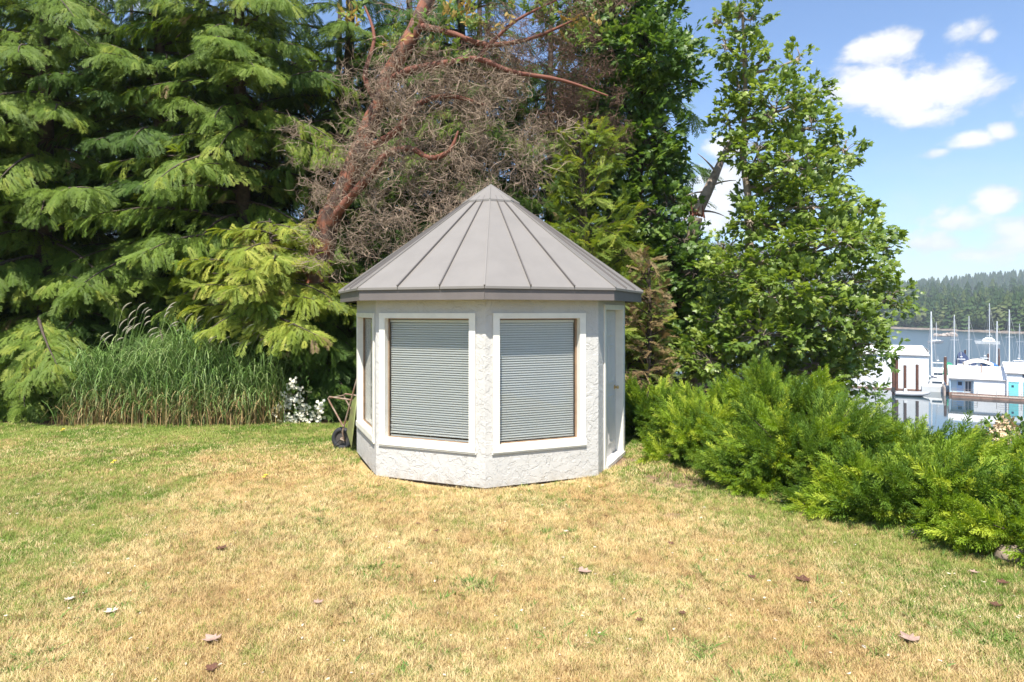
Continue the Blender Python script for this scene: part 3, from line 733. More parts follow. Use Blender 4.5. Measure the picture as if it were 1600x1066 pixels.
for k in range(8):
    fn = (P8(k, 1, 0)+P8(k+1, 1, 0)).normalized(); nu = Vector((fn.x*SL, fn.y*SL, math.cos(R(22.5)))).normalized()
    for s_ in range(3):
        f0, f1 = s_/3+.002, (s_+1)/3-.002
        top = [edge(k, f0, RO), edge(k, f1, RO), edge(k, f1, RI), edge(k, f0, RI)]
        mb = MB(); mb.hexa([p-Vector((0,0,.012)) for p in top], top)
        # turned down drip edge
        e0, e1 = top[0], top[1]; inn = -fn*.004
        mb.hexa([e0+Vector((0,0,-.028)), e1+Vector((0,0,-.028)), e1+inn+Vector((0,0,-.028)), e0+inn+Vector((0,0,-.028))], [e0-Vector((0,0,.0121)), e1-Vector((0,0,.0121)), e1+inn-Vector((0,0,.0121)), e0+inn-Vector((0,0,.0121))])
        mb.build('roof_panel', M['roofmetal'], gaz)
    for s_ in range(3):
        f = s_/3; a, b = edge(k, f, RO-.003), edge(k, f, RI); along = (b-a).normalized()
        hip = s_ == 0
        sd = along.cross(nu if not hip else Vector((P8(k,1,0).x*SL, P8(k,1,0).y*SL, 1)).normalized()).normalized(); n2 = sd.cross(along).normalized()
        if n2.z < 0: n2 = -n2
        wd_, ht = (.009, .014) if hip else (.0065, .027)
        lo, hi = -.003, ht
        mb = MB(); c = [a-sd*wd_+n2*lo, a+sd*wd_+n2*lo, a+sd*wd_+n2*hi, a-sd*wd_+n2*hi]; dd = [b-sd*wd_*.7+n2*lo, b+sd*wd_*.7+n2*lo, b+sd*wd_*.7+n2*hi, b-sd*wd_*.7+n2*hi]
        mb.hexa(c, dd); mb.build('roof_seam', M['roofmetal'] if hip else M['seam'], gaz)
mb = MB(); zc = rz(CR)+.034
ring = [Vector((P8(k, CR, 0).x, P8(k, CR, 0).y, zc)) for k in range(8)]; low = [p-Vector((0,0,.03)) for p in ring]; inner = [Vector((p.x*.93, p.y*.93, zc-.03)) for p in ring]
ap = Vector((0, 0, AZ+.022)); vv = ring+low+inner+[ap, ap-Vector((0,0,.05))]
fs = []
for k in range(8):
    j2 = (k+1) % 8; fs += [(k, j2, 24-8+8), ] if False else [(k, j2, 24)]; fs += [(8+k, 8+j2, j2, k), (16+k, 16+j2, 8+j2, 8+k), (16+j2, 16+k, 25)]
mb.add(vv, fs); cap = mb.build('roof_cap', M['roofmetal'], gaz)
for k in range(8):
    mb = MB(); a = ring[k]; nn = Vector((ring[k].x, ring[k].y, .3)).normalized(); mb.tube([a+nn*.001, ap], [.006, .004], 4); mb.build('cap_ridge', M['roofmetal'], cap)

# ------------------------------------------------------------------ wheelbarrow stood on its nose against the gazebo
wb = empty('wheelbarrow', (-2.13, 9.70, g1(-2.13, 9.7)), 'olive green wheelbarrow stood up on its nose against the left side of the gazebo', 'wheelbarrow')
ou = Vector((-.92, .39, 0)); la = Vector((.39, .92, 0)); zz = Vector((0, 0, 1))
def wp(a, b, z): return ou*a+la*b+zz*z
M['olive'] = mat('olive_tray', (.22,.25,.085), .5, col2=(.16,.15,.07), vscale=6, bump=.1)
M['rust'] = mat('rusty_tube', (.20,.11,.07), .7, col2=(.30,.25,.19), vscale=12, bump=.2)
M['rubber'] = mat('tyre_rubber', (.025,.025,.028), .75, bump=.3, bscale=40)
# tray: shallow pan with sloping sides, bottom outwards
tb = [wp(.30,-.17,.30), wp(.30,.17,.30), wp(.15,.24,.78), wp(.15,-.24,.78)]
tr_ = [wp(.16,-.24,.10), wp(.16,.24,.10), wp(-.02,.34,.90), wp(-.02,-.34,.90)]
mb = MB(); off = [ou*-.006]*4
vv = tb+tr_+[p+ou*-.008+(zz*.004) for p in tb]+[p*1.0+ou*-.004 for p in tr_]
vv[12:16] = [wp(.155,-.232,.11), wp(.155,.232,.11), wp(-.022,.332,.89), wp(-.022,-.332,.89)]
fs = [(0,1,2,3), (11,10,9,8)]
for i in range(4):
    j2 = (i+1) % 4; fs += [(4+i, 4+j2, j2, i), (8+i, 8+j2, 12+j2, 12+i), (4+j2, 4+i, 12+i, 12+j2)]
mb.add(vv, fs); tray = mb.build('tray', M['olive'], wb)
mb = MB(); mb.tube(tr_+[tr_[0]], .011, 6); mb.build('rim', M['olive'], tray)
# wheel: tyre + rim + hub ; axle along la
wc = Vector((-.44, .10, .178)); 
def ring_tube(mb, c, ax, Rr, rt, n=28, m=8):
    e1 = ax.cross(zz).normalized(); e2 = ax.cross(e1); vv = []; fs = []
    for i in range(n):
        t = 2*math.pi*i/n; rd = e1*math.cos(t)+e2*math.sin(t)
        for k_ in range(m): p = 2*math.pi*k_/m; vv.append(c+rd*(Rr+rt*math.cos(p))+ax*rt*1.15*math.sin(p))
    for i in range(n):
        for k_ in range(m): i2 = (i+1) % n; k2 = (k_+1) % m; fs.append((i*m+k_, i2*m+k_, i2*m+k2, i*m+k2))
    mb.add(vv, fs, True)
ax = Vector((.25, .97, 0)).normalized()
mb = MB(); wcen = wc; mb.tube([wcen-ax*.03, wcen+ax*.03], .025, 10); hub = mb.build('wheel', M['rust'], wb)
mb = MB(); ring_tube(mb, wcen, ax, .135, .042); mb.build('tyre', M['rubber'], hub)
mb = MB(); mb.tube([wcen-ax*.018, wcen+ax*.018], .1, 20); ring_tube(mb, wcen, ax, .092, .012, 24, 6); mb.build('rim', mat('wheel_rim', (.07,.06,.055), .6, var=.4), hub)
for s_ in (-1, 1):
    b0 = .17*s_
    mb = MB(); mb.tube([wcen+ax*.06*s_+Vector((0,0,0)), wp(.36, b0*.8, .16), wp(.375, b0, .30), wp(.20, b0*1.15, .78), wp(-.02, b0*1.5, 1.32)], .014, 8); mb.build('handle', M['rust'], wb)
    mb = MB(); mb.tube([wp(.345, b0*1.1, .38), wp(.50, b0*1.1, .60), wp(.60, b0*1.1, .74), wp(.625, b0*1.1, .79), wp(.60, b0*1.1, .815), wp(.40, b0*1.1, .80), wp(.17, b0*1.1, .785)], .013, 8); mb.build('leg', M['rust'], wb)
    mb = MB(); mb.tube([wcen+ax*.06*s_, wcen+ax*.055*s_+Vector((-.10,0,-.10)), wcen+ax*.05*s_+Vector((-.055,-.02,-.172))], .009, 6); mb.build('nose_brace', M['rubber'], wb)
mb = MB(); mb.tube([wp(.62, -.187, .79), wp(.62, .187, .79)], .012, 8); mb.build('leg_crossbar', M['rust'], wb)

# ------------------------------------------------------------------ conifers
def conifer(name, x, y, H, L, nl, m, label, cat='tree', group=None, seed=1, prof=.8, rise=.18, droop=.42, fs=.235, step=.14, protos=None, trunk_r=.2,
            lean=(0,0), h0=.05, back=.55, limbw=.36, tmin=.10, zmax=10.2, barkm='bark', azc=None, azw=None, hang=.38):
    r = np.random.default_rng(seed); protos = protos or FROND
    z0 = g1(x, y)-.05; e = empty(name, (x, y, z0), label, cat, group)
    base = np.array([x, y, z0]); ln = np.array([lean[0], lean[1], 0.])
    tk = MB(); hs = np.linspace(0, H, 9); tk.tube([Vector(ln*(h/H))+Vector((0.05*math.sin(h*1.3+seed), 0, h)) for h in hs], [trunk_r*(1.35 if i == 0 else 1)*(1-.9*h/H)+.012 for i, h in enumerate(hs)], 10)
    tk.build('trunk', M[barkm], e)
    lb = MB(); P = []; Y = []; Nn = []; S = []; G = []
    ga = r.uniform(0, 6.28)
    for i in range(nl):
        t = h0+(.985-h0)*(i+r.uniform(0, .9))/nl; h = H*t
        if h > zmax: break
        a = ga+i*2.39996+r.uniform(-.35, .35)
        if azc is not None: a = azc+r.uniform(-1, 1)*azw
        if math.sin(a) > .35 and r.random() > back: continue     # thinner on the side away from the garden
        l = L*((1-t)**prof*.92+.08)*r.uniform(.68, 1.12); gl = r.random()
        o = np.array([math.cos(a), math.sin(a), 0.]); pr = np.array([-o[1], o[0], 0.])
        dr = droop*r.uniform(.6, 1.35); ri = rise*r.uniform(-.6, 2.4); bend = r.uniform(-.25, .25)
        st = base+ln*t+np.array([0, 0, h])
        def at_(s): return st+o*l*s+pr*bend*l*s*s+np.array([0, 0, l*(ri*s-dr*s*s)])
        pts = [Vector(at_(s)-base) for s in np.linspace(0, 1, 7)]
        lb.tube(pts, list(np.linspace(.012+.014*l, .004, 7)), 5, caps=False)
        n = max(3, int(l/step))
        for j in range(n):
            s = tmin+(1-tmin)*(j+.5)/n; p = at_(s); tn = nrm(at_(min(1, s+.04))-at_(s-.04))
            for sg in (-1, 1):
                bl = (l*limbw*(1-s)**.55+.16)*r.uniform(.55, 1.1); m_ = max(1, int(bl/(fs*.55)))
                bd = nrm(pr*sg*r.uniform(.6, 1.1)+tn*.75+np.array([0, 0, r.uniform(-.45, .1)]))
                for q in range(m_):
                    u = (q+.3)/m_; pp = p+bd*bl*u+np.array([0, 0, -.22*bl*u*u])
                    d = nrm(bd+tn*.35+r.normal(0, .28, 3)+np.array([0, 0, -hang*(.5+u)]))
                    P.append(pp); Y.append(d); Nn.append(nrm(np.array([0, -.25, .8])+o*.55+r.normal(0, .35, 3))); S.append(fs*r.uniform(.6, 1.35))
        G += [gl]*(len(P)+2-len(G))
        for q in range(2):
            P.append(at_(.93+.06*q)); Y.append(nrm(at_(1.)-at_(.9)+r.normal(0, .05, 3))); Nn.append(np.array([0, 0, 1.])+r.normal(0, .2, 3)); S.append(fs*1.05)
    lb.build('limbs', M[barkm], e, 'stuff')
    if name == 'cedar_tree' and m is not M['cedarbright']:     # some limbs carry lighter young sprays
        g_ = np.array(G) > .66; A_ = [np.array(q_) for q_ in (P, Y, Nn, S)]
        scatter('crown', *[q_[~g_] for q_ in A_], protos, m, e); scatter('young_sprays', *[q_[g_] for q_ in A_], protos, M['cedaryoung'] if m is not M['cedardark'] else M['cedarleaf'], e)
    else: scatter('crown', P, Y, Nn, S, protos, m, e)
    if name == 'cedar_tree':        # scattered dead brown sprays
        ids = [i for c_ in r.integers(0, len(P), 26) for i in range(c_, min(len(P), c_+5))]; g = lambda A_: [A_[i] for i in ids]
        scatter('dead_sprays', [p+np.array([0,-.03,-.02]) for p in g(P)], g(Y), g(Nn), g(S), protos, M['drybrown'], e)
    return e, len(P)
tot = 0
M['cypressbright'] = leafmat('cypress_frond_bright', (.13,.195,.028), (.22,.29,.042), (.31,.35,.06), cfrac=.25)
def C(*a, **k):
    global tot; e, n = conifer(*a, **k); tot += n; return e
def X(px, Y): return (px-800)/F*Y
BG = 'conifers behind the lawn'
C('cedar_tree', X(-130,13.6), 13.6, 15, 3.5, 120, M['hemlock'], 'big drooping cedar at the far left edge, partly outside the view', seed=11, h0=.02, prof=.5)
C('cedar_tree', X(70,14.2), 14.2, 16, 3.3, 150, M['cedarleaf'], 'tall mid green cedar over the low boughs left of the reeds', seed=12, h0=.05, prof=.5)
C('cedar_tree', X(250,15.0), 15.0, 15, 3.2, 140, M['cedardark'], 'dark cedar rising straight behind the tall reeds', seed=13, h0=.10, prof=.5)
C('cedar_tree', X(385,14.6), 14.6, 16, 3.3, 150, M['hemlock'], 'tall cedar between the reeds and the red trunked tree, its branches sweeping left', seed=14, h0=.12, lean=(-.3,0), prof=.5)
C('cedar_tree', X(545,15.9), 15.9, 15, 3.0, 130, M['cedardark'], 'dark cedar behind the red peeling trunk', seed=15, prof=.5)
C('cedar_tree', X(720,15.6), 15.6, 13, 2.8, 120, M['cedardark'], 'dark cedar behind the dead twigs above the gazebo roof', seed=16, prof=.5)
C('cypress_tree', X(912,12.8), 12.8, 5.9, 1.2, 130, M['cypressbright'], 'yellow green feathery cypress right behind the gazebo roof', seed=17, prof=.45, fs=.28, protos=FEATHER, droop=.1, rise=.7, step=.11, hang=.1)
C('cedar_tree', X(425,12.9), 12.9, 4.0, 2.6, 46, M['cedarbright'], 'small bright yellow green cedar with wide layered branches, left of the gazebo', seed=18, h0=.50, prof=.45, droop=.22, rise=.16, trunk_r=.08, fs=.235, step=.115, hang=.3)
C('cedar_shrub', X(505,13.2), 13.2, 2.3, 1.3, 70, M['cedardark'], 'low dark ferny cedar bush behind the white flowers and wheelbarrow', 'shrub', seed=19, h0=.02, prof=.4, trunk_r=.06, fs=.3, step=.14)
C('cedar_shrub', X(30,12.9), 12.9, 1.6, 1.35, 60, M['cedarleaf'], 'low ferny cedar boughs by the lawn at the far left, left of the reeds', 'shrub', seed=20, h0=.02, prof=.4, trunk_r=.06, fs=.32, step=.14, hang=.25)
C('cedar_shrub', X(-90,12.6), 12.6, 2.0, 1.5, 50, M['hemlock'], 'cedar bush just outside the left edge of the view', 'shrub', seed=21, h0=.02, prof=.4, trunk_r=.06)
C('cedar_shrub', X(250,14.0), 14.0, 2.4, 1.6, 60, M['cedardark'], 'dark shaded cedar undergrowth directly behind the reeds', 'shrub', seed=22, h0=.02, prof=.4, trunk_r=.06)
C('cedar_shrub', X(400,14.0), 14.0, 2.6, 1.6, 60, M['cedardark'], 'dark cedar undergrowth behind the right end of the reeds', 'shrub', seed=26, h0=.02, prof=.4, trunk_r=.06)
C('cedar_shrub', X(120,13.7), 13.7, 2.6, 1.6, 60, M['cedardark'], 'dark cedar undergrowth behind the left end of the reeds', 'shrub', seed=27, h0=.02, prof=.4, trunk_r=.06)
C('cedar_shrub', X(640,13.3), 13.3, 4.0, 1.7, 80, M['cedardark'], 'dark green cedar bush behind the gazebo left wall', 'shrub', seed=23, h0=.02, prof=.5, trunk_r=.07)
C('cypress_tree', X(1012,12.1), 12.1, 3.1, .5, 80, M['drybrown'], 'narrow half brown dying cypress just right of the gazebo door', seed=24, prof=.4, fs=.22, protos=FEATHER, droop=.05, rise=.6, step=.10, trunk_r=.05, hang=.05)
C('cypress_tree', X(975,13.3), 13.3, 3.6, .95, 70, M['cypress'], 'green cypress tucked between gazebo corner and the dying brown one', seed=25, prof=.5, fs=.27, protos=FEATHER, droop=.1, rise=.6, step=.13, trunk_r=.06, hang=.05)
# second row, closing the view between the front trees
lab = ['dark cedar deep behind the leftmost cedars', 'dark cedar deep behind, above the low boughs at left', 'dark cedar deep behind, left part of the reeds', 'dark cedar deep behind, right part of the reeds', 'dark cedar deep behind the layered bright cedar',
       'dark cedar deep behind the red trunk', 'dark cedar deep behind the dead twig snarl', 'dark cedar deep behind the gazebo apex', 'dark cedar deep behind the feathery cypress', 'dark cedar deep behind the dark maple']
src = None
for i, (px, Y_) in enumerate([(-40,17.2), (95,17.8), (205,17.4), (315,17.9), (425,17.3), (530,17.9), (640,17.2), (750,17.8), (860,17.3), (960,18)]):
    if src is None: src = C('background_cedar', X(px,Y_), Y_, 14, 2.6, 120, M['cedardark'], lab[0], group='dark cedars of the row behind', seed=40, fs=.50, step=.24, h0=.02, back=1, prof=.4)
    else:
        c = copy_tree(src); c.location = (X(px,Y_), Y_, g1(X(px,Y_), Y_)-.05); c.rotation_euler = (0, 0, i*1.9); s_ = .95+.1*math.sin(i*2.3); c.scale = (s_, s_, s_*(1.05 if i % 2 else .95)); c['label'] = lab[i]

# ------------------------------------------------------------------ broadleaf trees from a skeleton
def bez(a, b, sag, n=6):
    a, b = Vector(a), Vector(b); mid = (a+b)/2+Vector(sag); return [a*(1-t)**2+mid*2*t*(1-t)+b*t*t for t in np.linspace(0, 1, n)]
def broad(name, base, trunk, blobs, m, protos, label, cat='tree', group=None, seed=1, dens=34, size=.34, trunk_r=.14, barkm='bark', hubs=9, out=.55, shell=.55, branches=True, twigdown=.0):
    """trunk: polyline of world points; blobs: (centre, radii) leaf masses, each fed by its own branch"""
    r = np.random.default_rng(seed); e = empty(name, base, label, cat, group); B = Vector(base)
    tk = MB(); n = len(trunk); tk.tube([Vector(p)-B for p in trunk], [trunk_r*(1-.8*i/(n-1)) for i in range(n)], 10); tk.build('trunk', M[barkm], e)
    P = []; Y = []; Nn = []; S = []; tw = MB(); T = [Vector(p) for p in trunk]
    fine = []
    for i in range(n-1):
        for t in np.linspace(0, 1, 6): fine.append(T[i].lerp(T[i+1], t))
    for c, rad in blobs:
        c = Vector(c); rad = Vector(rad)
        st = min((q for q in fine), key=lambda q: (q-c).length+max(0, q.z-(c.z-rad.z*.8))*2.5)
        if (st-c).length > .15:
            br = MB(); pts = bez(st, c, (0, 0, -.12*(c-st).length)); w0 = .018+.016*(c-st).length+.012*max(rad)
            br.tube([p-B for p in pts], list(np.linspace(w0, .018, len(pts))), 7, caps=False); br.build('branch', M[barkm], e)
        vol = (rad.x*rad.y*rad.z)**(1/3); k = max(8, int(dens*(rad.x*rad.z+rad.x*rad.y+rad.y*rad.z)/3*4))
        hb = []
        for h in range(hubs):
            d = nrm(r.normal(0, 1, 3)); hb.append(c+Vector(d*np.array(rad)*r.uniform(.3, .62)))
            tw.tube([p-B for p in bez(c, hb[-1], (r.uniform(-.08,.08), 0, -.05), 4)], [.02, .016, .012, .009], 4, caps=False)
        for q in range(k):
            d = nrm(r.normal(0, 1, 3)); d[2] = d[2]*.9+.08
            rr = (r.uniform(shell**3, 1)**(1/3))*r.uniform(.86, 1.1); p = np.array(c)+d*np.array(rad)*rr
            if q % 2 == 0:
                h_ = min(hb, key=lambda z: (z-Vector(p)).length); pts = bez(h_, p, (0, 0, .04), 3); tw.tube([z-B for z in pts], [.008, .006, .003], 3, caps=False)
            P.append(p); Y.append(nrm(d*out+np.array([0, 0, .15-twigdown])+r.normal(0, .35, 3))); Nn.append(nrm(np.array([-.1, -.45, 1.])+r.normal(0, .35, 3))); S.append(size*r.uniform(.7, 1.2))
    tw.build('twigs', M[barkm], e, 'stuff')
    scatter('crown', P, Y, Nn, S, protos, m, e)
    global tot; tot += len(P)
    return e
def bl(px, py, Y, rp, rz=None, ry=None):
    """leaf mass seen at px,py with radius rp photograph pixels, at distance Y"""
    r_ = rp/F*Y; return (at(px, py, Y), (r_, (ry if ry else r_*.95), (rz/F*Y if rz else r_)))
# bright maple over the junipers
by = 12.6; bx = X(1190, by)
blobs = [bl(1160,24,12.6,34,34), bl(1122,32,12.6,16,14), bl(1134,70,12.5,15,24), bl(1163,95,12.6,26,26), bl(1246,92,12.8,14,26), bl(1200,86,12.7,10,18),
    bl(1166,150,12.7,32,40), bl(1212,170,12.5,48,50), bl(1268,150,12.7,24,26), bl(1136,192,12.9,22,36), bl(1138,232,12.9,16,18), bl(1262,200,12.4,38,30),
    bl(1184,240,12.4,34,40), bl(1240,262,12.2,56,38), bl(1316,234,12.4,30,24), bl(1290,262,12.8,36,26), 
    bl(1200,325,12.8,52,44), bl(1268,322,12.1,58,42), bl(1172,345,12.3,30,24), bl(1330,330,12.8,28,28),
    bl(1128,388,12.9,28,22), bl(1345,368,12.4,38,32), bl(1285,382,11.9,70,38), bl(1210,400,12.2,58,36), bl(1384,386,12.6,20,18),
    bl(1150,430,12.4,50,38), bl(1240,455,11.7,72,44), bl(1328,440,12.2,58,42), bl(1388,468,12.6,36,26), bl(1300,500,11.9,74,40),
    bl(1335,535,12.4,44,38), bl(1200,520,12.0,74,42), bl(1130,500,12.6,44,44), bl(1318,585,12.6,42,30), bl(1270,570,12.3,64,36), bl(1110,560,12.6,60,34), bl(1190,580,12.8,60,30)]
trunk = [(bx,by,g1(bx,by)-.1), at(1185,520,12.6), at(1170,430,12.7), at(1172,330,12.7), at(1160,240,12.8), at(1165,150,12.8), at(1162,60,12.7), at(1160,20,12.7)]
broad('maple_tree', (bx,by,g1(bx,by)-.1), trunk, blobs, M['maple'], MAPLE, 'bright green maple with open crown standing alone against the sky above the junipers', seed=51, dens=92, size=.235, trunk_r=.11, barkm='barkgrey')
# darker tall maple behind the gazebo right side
by = 14.6; bx = X(1000, by)
blobs = [bl(970,20,14.4,60,50), bl(1028,25,14.6,36,44), bl(1066,78,14.8,28,28), bl(1000,90,14.2,70,50), bl(1036,130,14.4,40,40), bl(1078,128,14.8,20,20),
    bl(975,160,14.6,60,50), bl(1026,205,14.3,44,44), bl(1000,250,14.5,60,50), bl(1036,272,14.6,32,38), bl(1070,375,13.7,28,26), bl(1080,425,13.6,26,30), bl(1020,330,14.4,60,44), 
    bl(990,400,14.8,56,46), bl(1050,410,14.5,56,40), bl(1090,450,14.6,50,36), bl(930,60,15,50,50), bl(900,20,15.4,60,50), bl(1040,480,14.4,56,40), bl(1065,545,14.2,56,44), bl(1095,500,14.9,60,40)]
trunk = [(bx,by,g1(bx,by)-.1), at(990,420,14.6), at(996,330,14.6), at(1000,200,14.7), at(1010,80,14.7), at(1000,-60,14.8), at(1000,-160,14.9)]
broad('maple_tree', (bx,by,g1(bx,by)-.1), trunk, blobs+[bl(990,-60,14.8,90,60), bl(1050,-70,14.8,50,50)], M['mapledark'], MAPLE, 'tall darker green maple with dense crown rising behind the gazebo roof edge', seed=52, dens=76, size=.275, trunk_r=.14)
# broken trunk of an old fir between the two maples
e = empty('broken_tree', (X(1085,14.0), 14.0, g1(X(1085,14.0),14.0)), 'snapped grey tree trunk with reddish splintered wood between the two maples', 'tree')
B = e.location; mb = MB(); mb.tube([Vector((0,0,-.1)), at(1072,480,14.3)-B, at(1076,400,14.2)-B, at(1088,340,14)-B], [.2,.17,.15,.13], 10); mb.build('trunk', M['barkgrey'], e)
mb = MB(); mb.tube([at(1088,334,14)-B, at(1104,302,14)-B, at(1118,272,14.1)-B, at(1134,235,14.3)-B, at(1165,190,14.6)-B], [.13,.115,.09,.06,.03], 10); mb.build('leaning_trunk', M['barkgrey'], e)
for k in range(16):
    r = random.Random(k); mb = MB(); p = at(1088+r.uniform(-12,14), 335+r.uniform(-4,6), 13.95+r.uniform(-.1,.1))-B; q = p+Vector((r.uniform(-.09,.09), r.uniform(-.05,.05), r.uniform(.1,.62)*(1 if k < 6 else .5))); s = Vector((.018,.0,0))
    mb.hexa([p-s, p+s, p+s+Vector((0,.03,0)), p-s+Vector((0,.03,0))], [q-s*.15, q+s*.15, q+s*.15+Vector((0,.006,0)), q-s*.15+Vector((0,.006,0))]); mb.build('splinter', M['arbutusred'], e)
for k, (a, b) in enumerate([((1085,335),(1060,352)), ((1100,330),(1132,338)), ((1112,290),(1150,282)), ((1104,300),(1072,306)), ((1118,268),(1090,240))]):
    mb = MB(); mb.tube([z-B for z in bez(at(*a,14), at(*b,13.9), (0,0,.06), 5)], [.03,.022,.016,.012,.006], 5); mb.build('branch', M['barkgrey'], e)

# small background broadleaf trees down the slope
for i, (px, Y_, hh, lb_) in enumerate([(1075,18.5,4.2,'dull green tree down the slope between the two maples'), (1180,21,4.4,'green tree down the slope seen through the bright maple, left part'), (1290,23,4.0,'green tree down the slope seen through the bright maple, right part'), (985,20,6,'green tree low behind the dying cypress')]):
    x_ = X(px, Y_); z_ = g1(x_, Y_)-.1; rr = np.random.default_rng(70+i); bb = []
    for k in range(9): bb.append(((x_+rr.uniform(-1.3,1.3), Y_+rr.uniform(-.9,.9), z_+hh*rr.uniform(.25,.9)), (rr.uniform(.6,1.0),)*2+(rr.uniform(.5,.8),)))
    broad('slope_tree', (x_,Y_,z_), [(x_,Y_,z_), (x_,Y_,z_+hh*.5), (x_+.1,Y_,z_+hh*.85)], bb, M['mapledark'], SIMPLE, lb_, seed=80+i, dens=16, size=.5, trunk_r=.12, hubs=4)

# ------------------------------------------------------------------ arbutus with its snarl of dead twigs
ab = at(470, 640, 13.3); ab.z = g1(ab.x, 13.3)-.1
arb = empty('arbutus_tree', ab, 'leaning tree with peeling red bark and a huge snarl of dead twigs', 'tree'); B = arb.location
def limb(name, pts, rads, m, n=12):
    P_ = [Vector(p)-B for p in pts]
    # smooth the path a little and add knuckles
    q = []; rr = []
    for i in range(len(P_)-1):
        p0 = P_[max(0,i-1)]; p1 = P_[i]; p2 = P_[i+1]; p3 = P_[min(len(P_)-1,i+2)]
        for t in np.linspace(0, 1, 5)[:-1]:
            q.append(.5*((2*p1)+(-p0+p2)*t+(2*p0-5*p1+4*p2-p3)*t*t+(-p0+3*p1-3*p2+p3)*t**3)); rr.append((rads[i]*(1-t)+rads[i+1]*t)*random.uniform(.9, 1.1))
    q.append(P_[-1]); rr.append(rads[-1]); mb = MB(); mb.tube(q, rr, n); return mb.build(name, m, arb)
limb('trunk', [ab, at(490,500,13.2), at(500,410,13.0), at(512,350,12.9), at(535,300,12.8), at(560,240,12.8), at(578,195,12.8), at(598,150,12.7), at(606,120,12.7), at(640,62,12.6), at(668,0,12.6), at(690,-60,12.6)],
     [.32,.28,.25,.22,.20,.185,.175,.165,.16,.15,.135,.11], M['arbutus'], 14)
for pts, rads in [([at(512,350,12.9), at(545,312,12.6), at(580,272,12.4), at(602,243,12.3), at(640,232,12.2), at(672,247,12.1), at(702,236,12.0), at(716,205,12.0)], [.15,.13,.11,.09,.075,.07,.055,.03]),
                  ([at(604,128,12.7), at(640,110,12.5), at(690,100,12.3), at(745,92,12.1), at(800,112,12.0), at(880,126,12.0), at(950,150,12)], [.12,.10,.09,.07,.06,.045,.02]),
                  ([at(650,40,12.6), at(700,50,12.4), at(760,70,12.3), at(830,60,12.2), at(900,30,12.2)], [.10,.08,.07,.05,.02]),
                  ([at(590,160,12.7), at(570,120,12.6), at(585,60,12.6), at(570,10,12.7)], [.09,.07,.05,.03]),
                  ([at(560,240,12.8), at(620,205,12.5), at(650,165,12.3), at(700,150,12.1), at(760,165,12)], [.12,.10,.08,.06,.03]),
                  ([at(745,92,12.1), at(775,60,12.0), at(810,30,12.0), at(870,0,12)], [.06,.05,.04,.02])]:
    limb('branch', pts, [q_*.72 for q_ in rads], M['arbutusred'])
r = np.random.default_rng(5); P = []; Y_ = []; N_2 = []; S = []
def snarl(cx, cy, Yd, rx, rz_, n, sc_, ry=.7):
    n = int(n*.58)
    c = np.array(at(cx, cy, Yd)); rad = np.array([rx/F*Yd, ry, rz_/F*Yd])
    for i in range(n):
        d = nrm(r.normal(0, 1, 3))*r.uniform(.1, 1)**.45; P.append(c+d*rad); Y_.append(nrm(d+r.normal(0, .5, 3)+np.array([0, 0, -.25]))); N_2.append(nrm(r.normal(0, 1, 3))); S.append(sc_*r.uniform(.6, 1.2))
for a in [(640,330,12.3,70,80,42,.50), (700,300,12.2,80,80,46,.50), (610,200,12.4,60,80,30,.5), (700,190,12.2,100,70,60,.52), (760,260,12.1,80,90,42,.5), (560,220,12.5,40,50,14,.45), (530,330,12.6,50,60,18,.5), (650,130,12.3,60,50,26,.45),
          (800,170,12.1,80,80,44,.5), (845,240,12.8,50,50,16,.45), (490,250,12.6,30,60,8,.45), (640,400,12.4,60,40,30,.45), (530,290,12.2,40,60,16,.42), (570,170,12.3,30,60,12,.42), (610,120,12.2,40,50,14,.42), (660,60,12.2,50,40,12,.42), (520,370,12.3,40,50,14,.42), (600,290,12.0,60,50,20,.45), (760,110,12.2,70,50,28,.45)]: snarl(*a)
scatter('dead_twigs', P, Y_, N_2, S, CURLY, M['twig'], arb)
P = []; Y_ = []; N_2 = []; S = []
for a in [(850,90,12.9,110,70,70,.42), (900,170,13.3,70,80,56,.42), (930,225,13.5,40,60,26,.4), (800,50,12.2,90,50,44,.42), (900,30,12.3,70,50,36,.4), (720,120,12.3,70,50,26,.42), (860,160,13.0,70,60,30,.4)]: snarl(*a)
scatter('brown_twigs', P, Y_, N_2, S, CURLY, M['twigred'], arb)
P = []; Y_ = []; N_2 = []; S = []
for cx, cy, n_ in ((700,25,16), (745,45,12), (740,15,10), (900,60,9), (690,90,5), (560,30,12), (600,60,8), (930,55,8), (850,15,8), (810,20,7)):
    for i in range(n_):
        c = np.array(at(cx+r.normal(0,13), cy+r.normal(0,10), 12.1+r.normal(0,.2))); P.append(c); Y_.append(nrm(r.normal(0,.6,3)+np.array([0,-.2,.8]))); N_2.append(nrm(r.normal(0,.5,3)+np.array([0,-.6,.7]))); S.append(r.uniform(.26,.4))
scatter('leaf_clumps', P, Y_, N_2, S, SIMPLE, M['arbleaf'], arb)

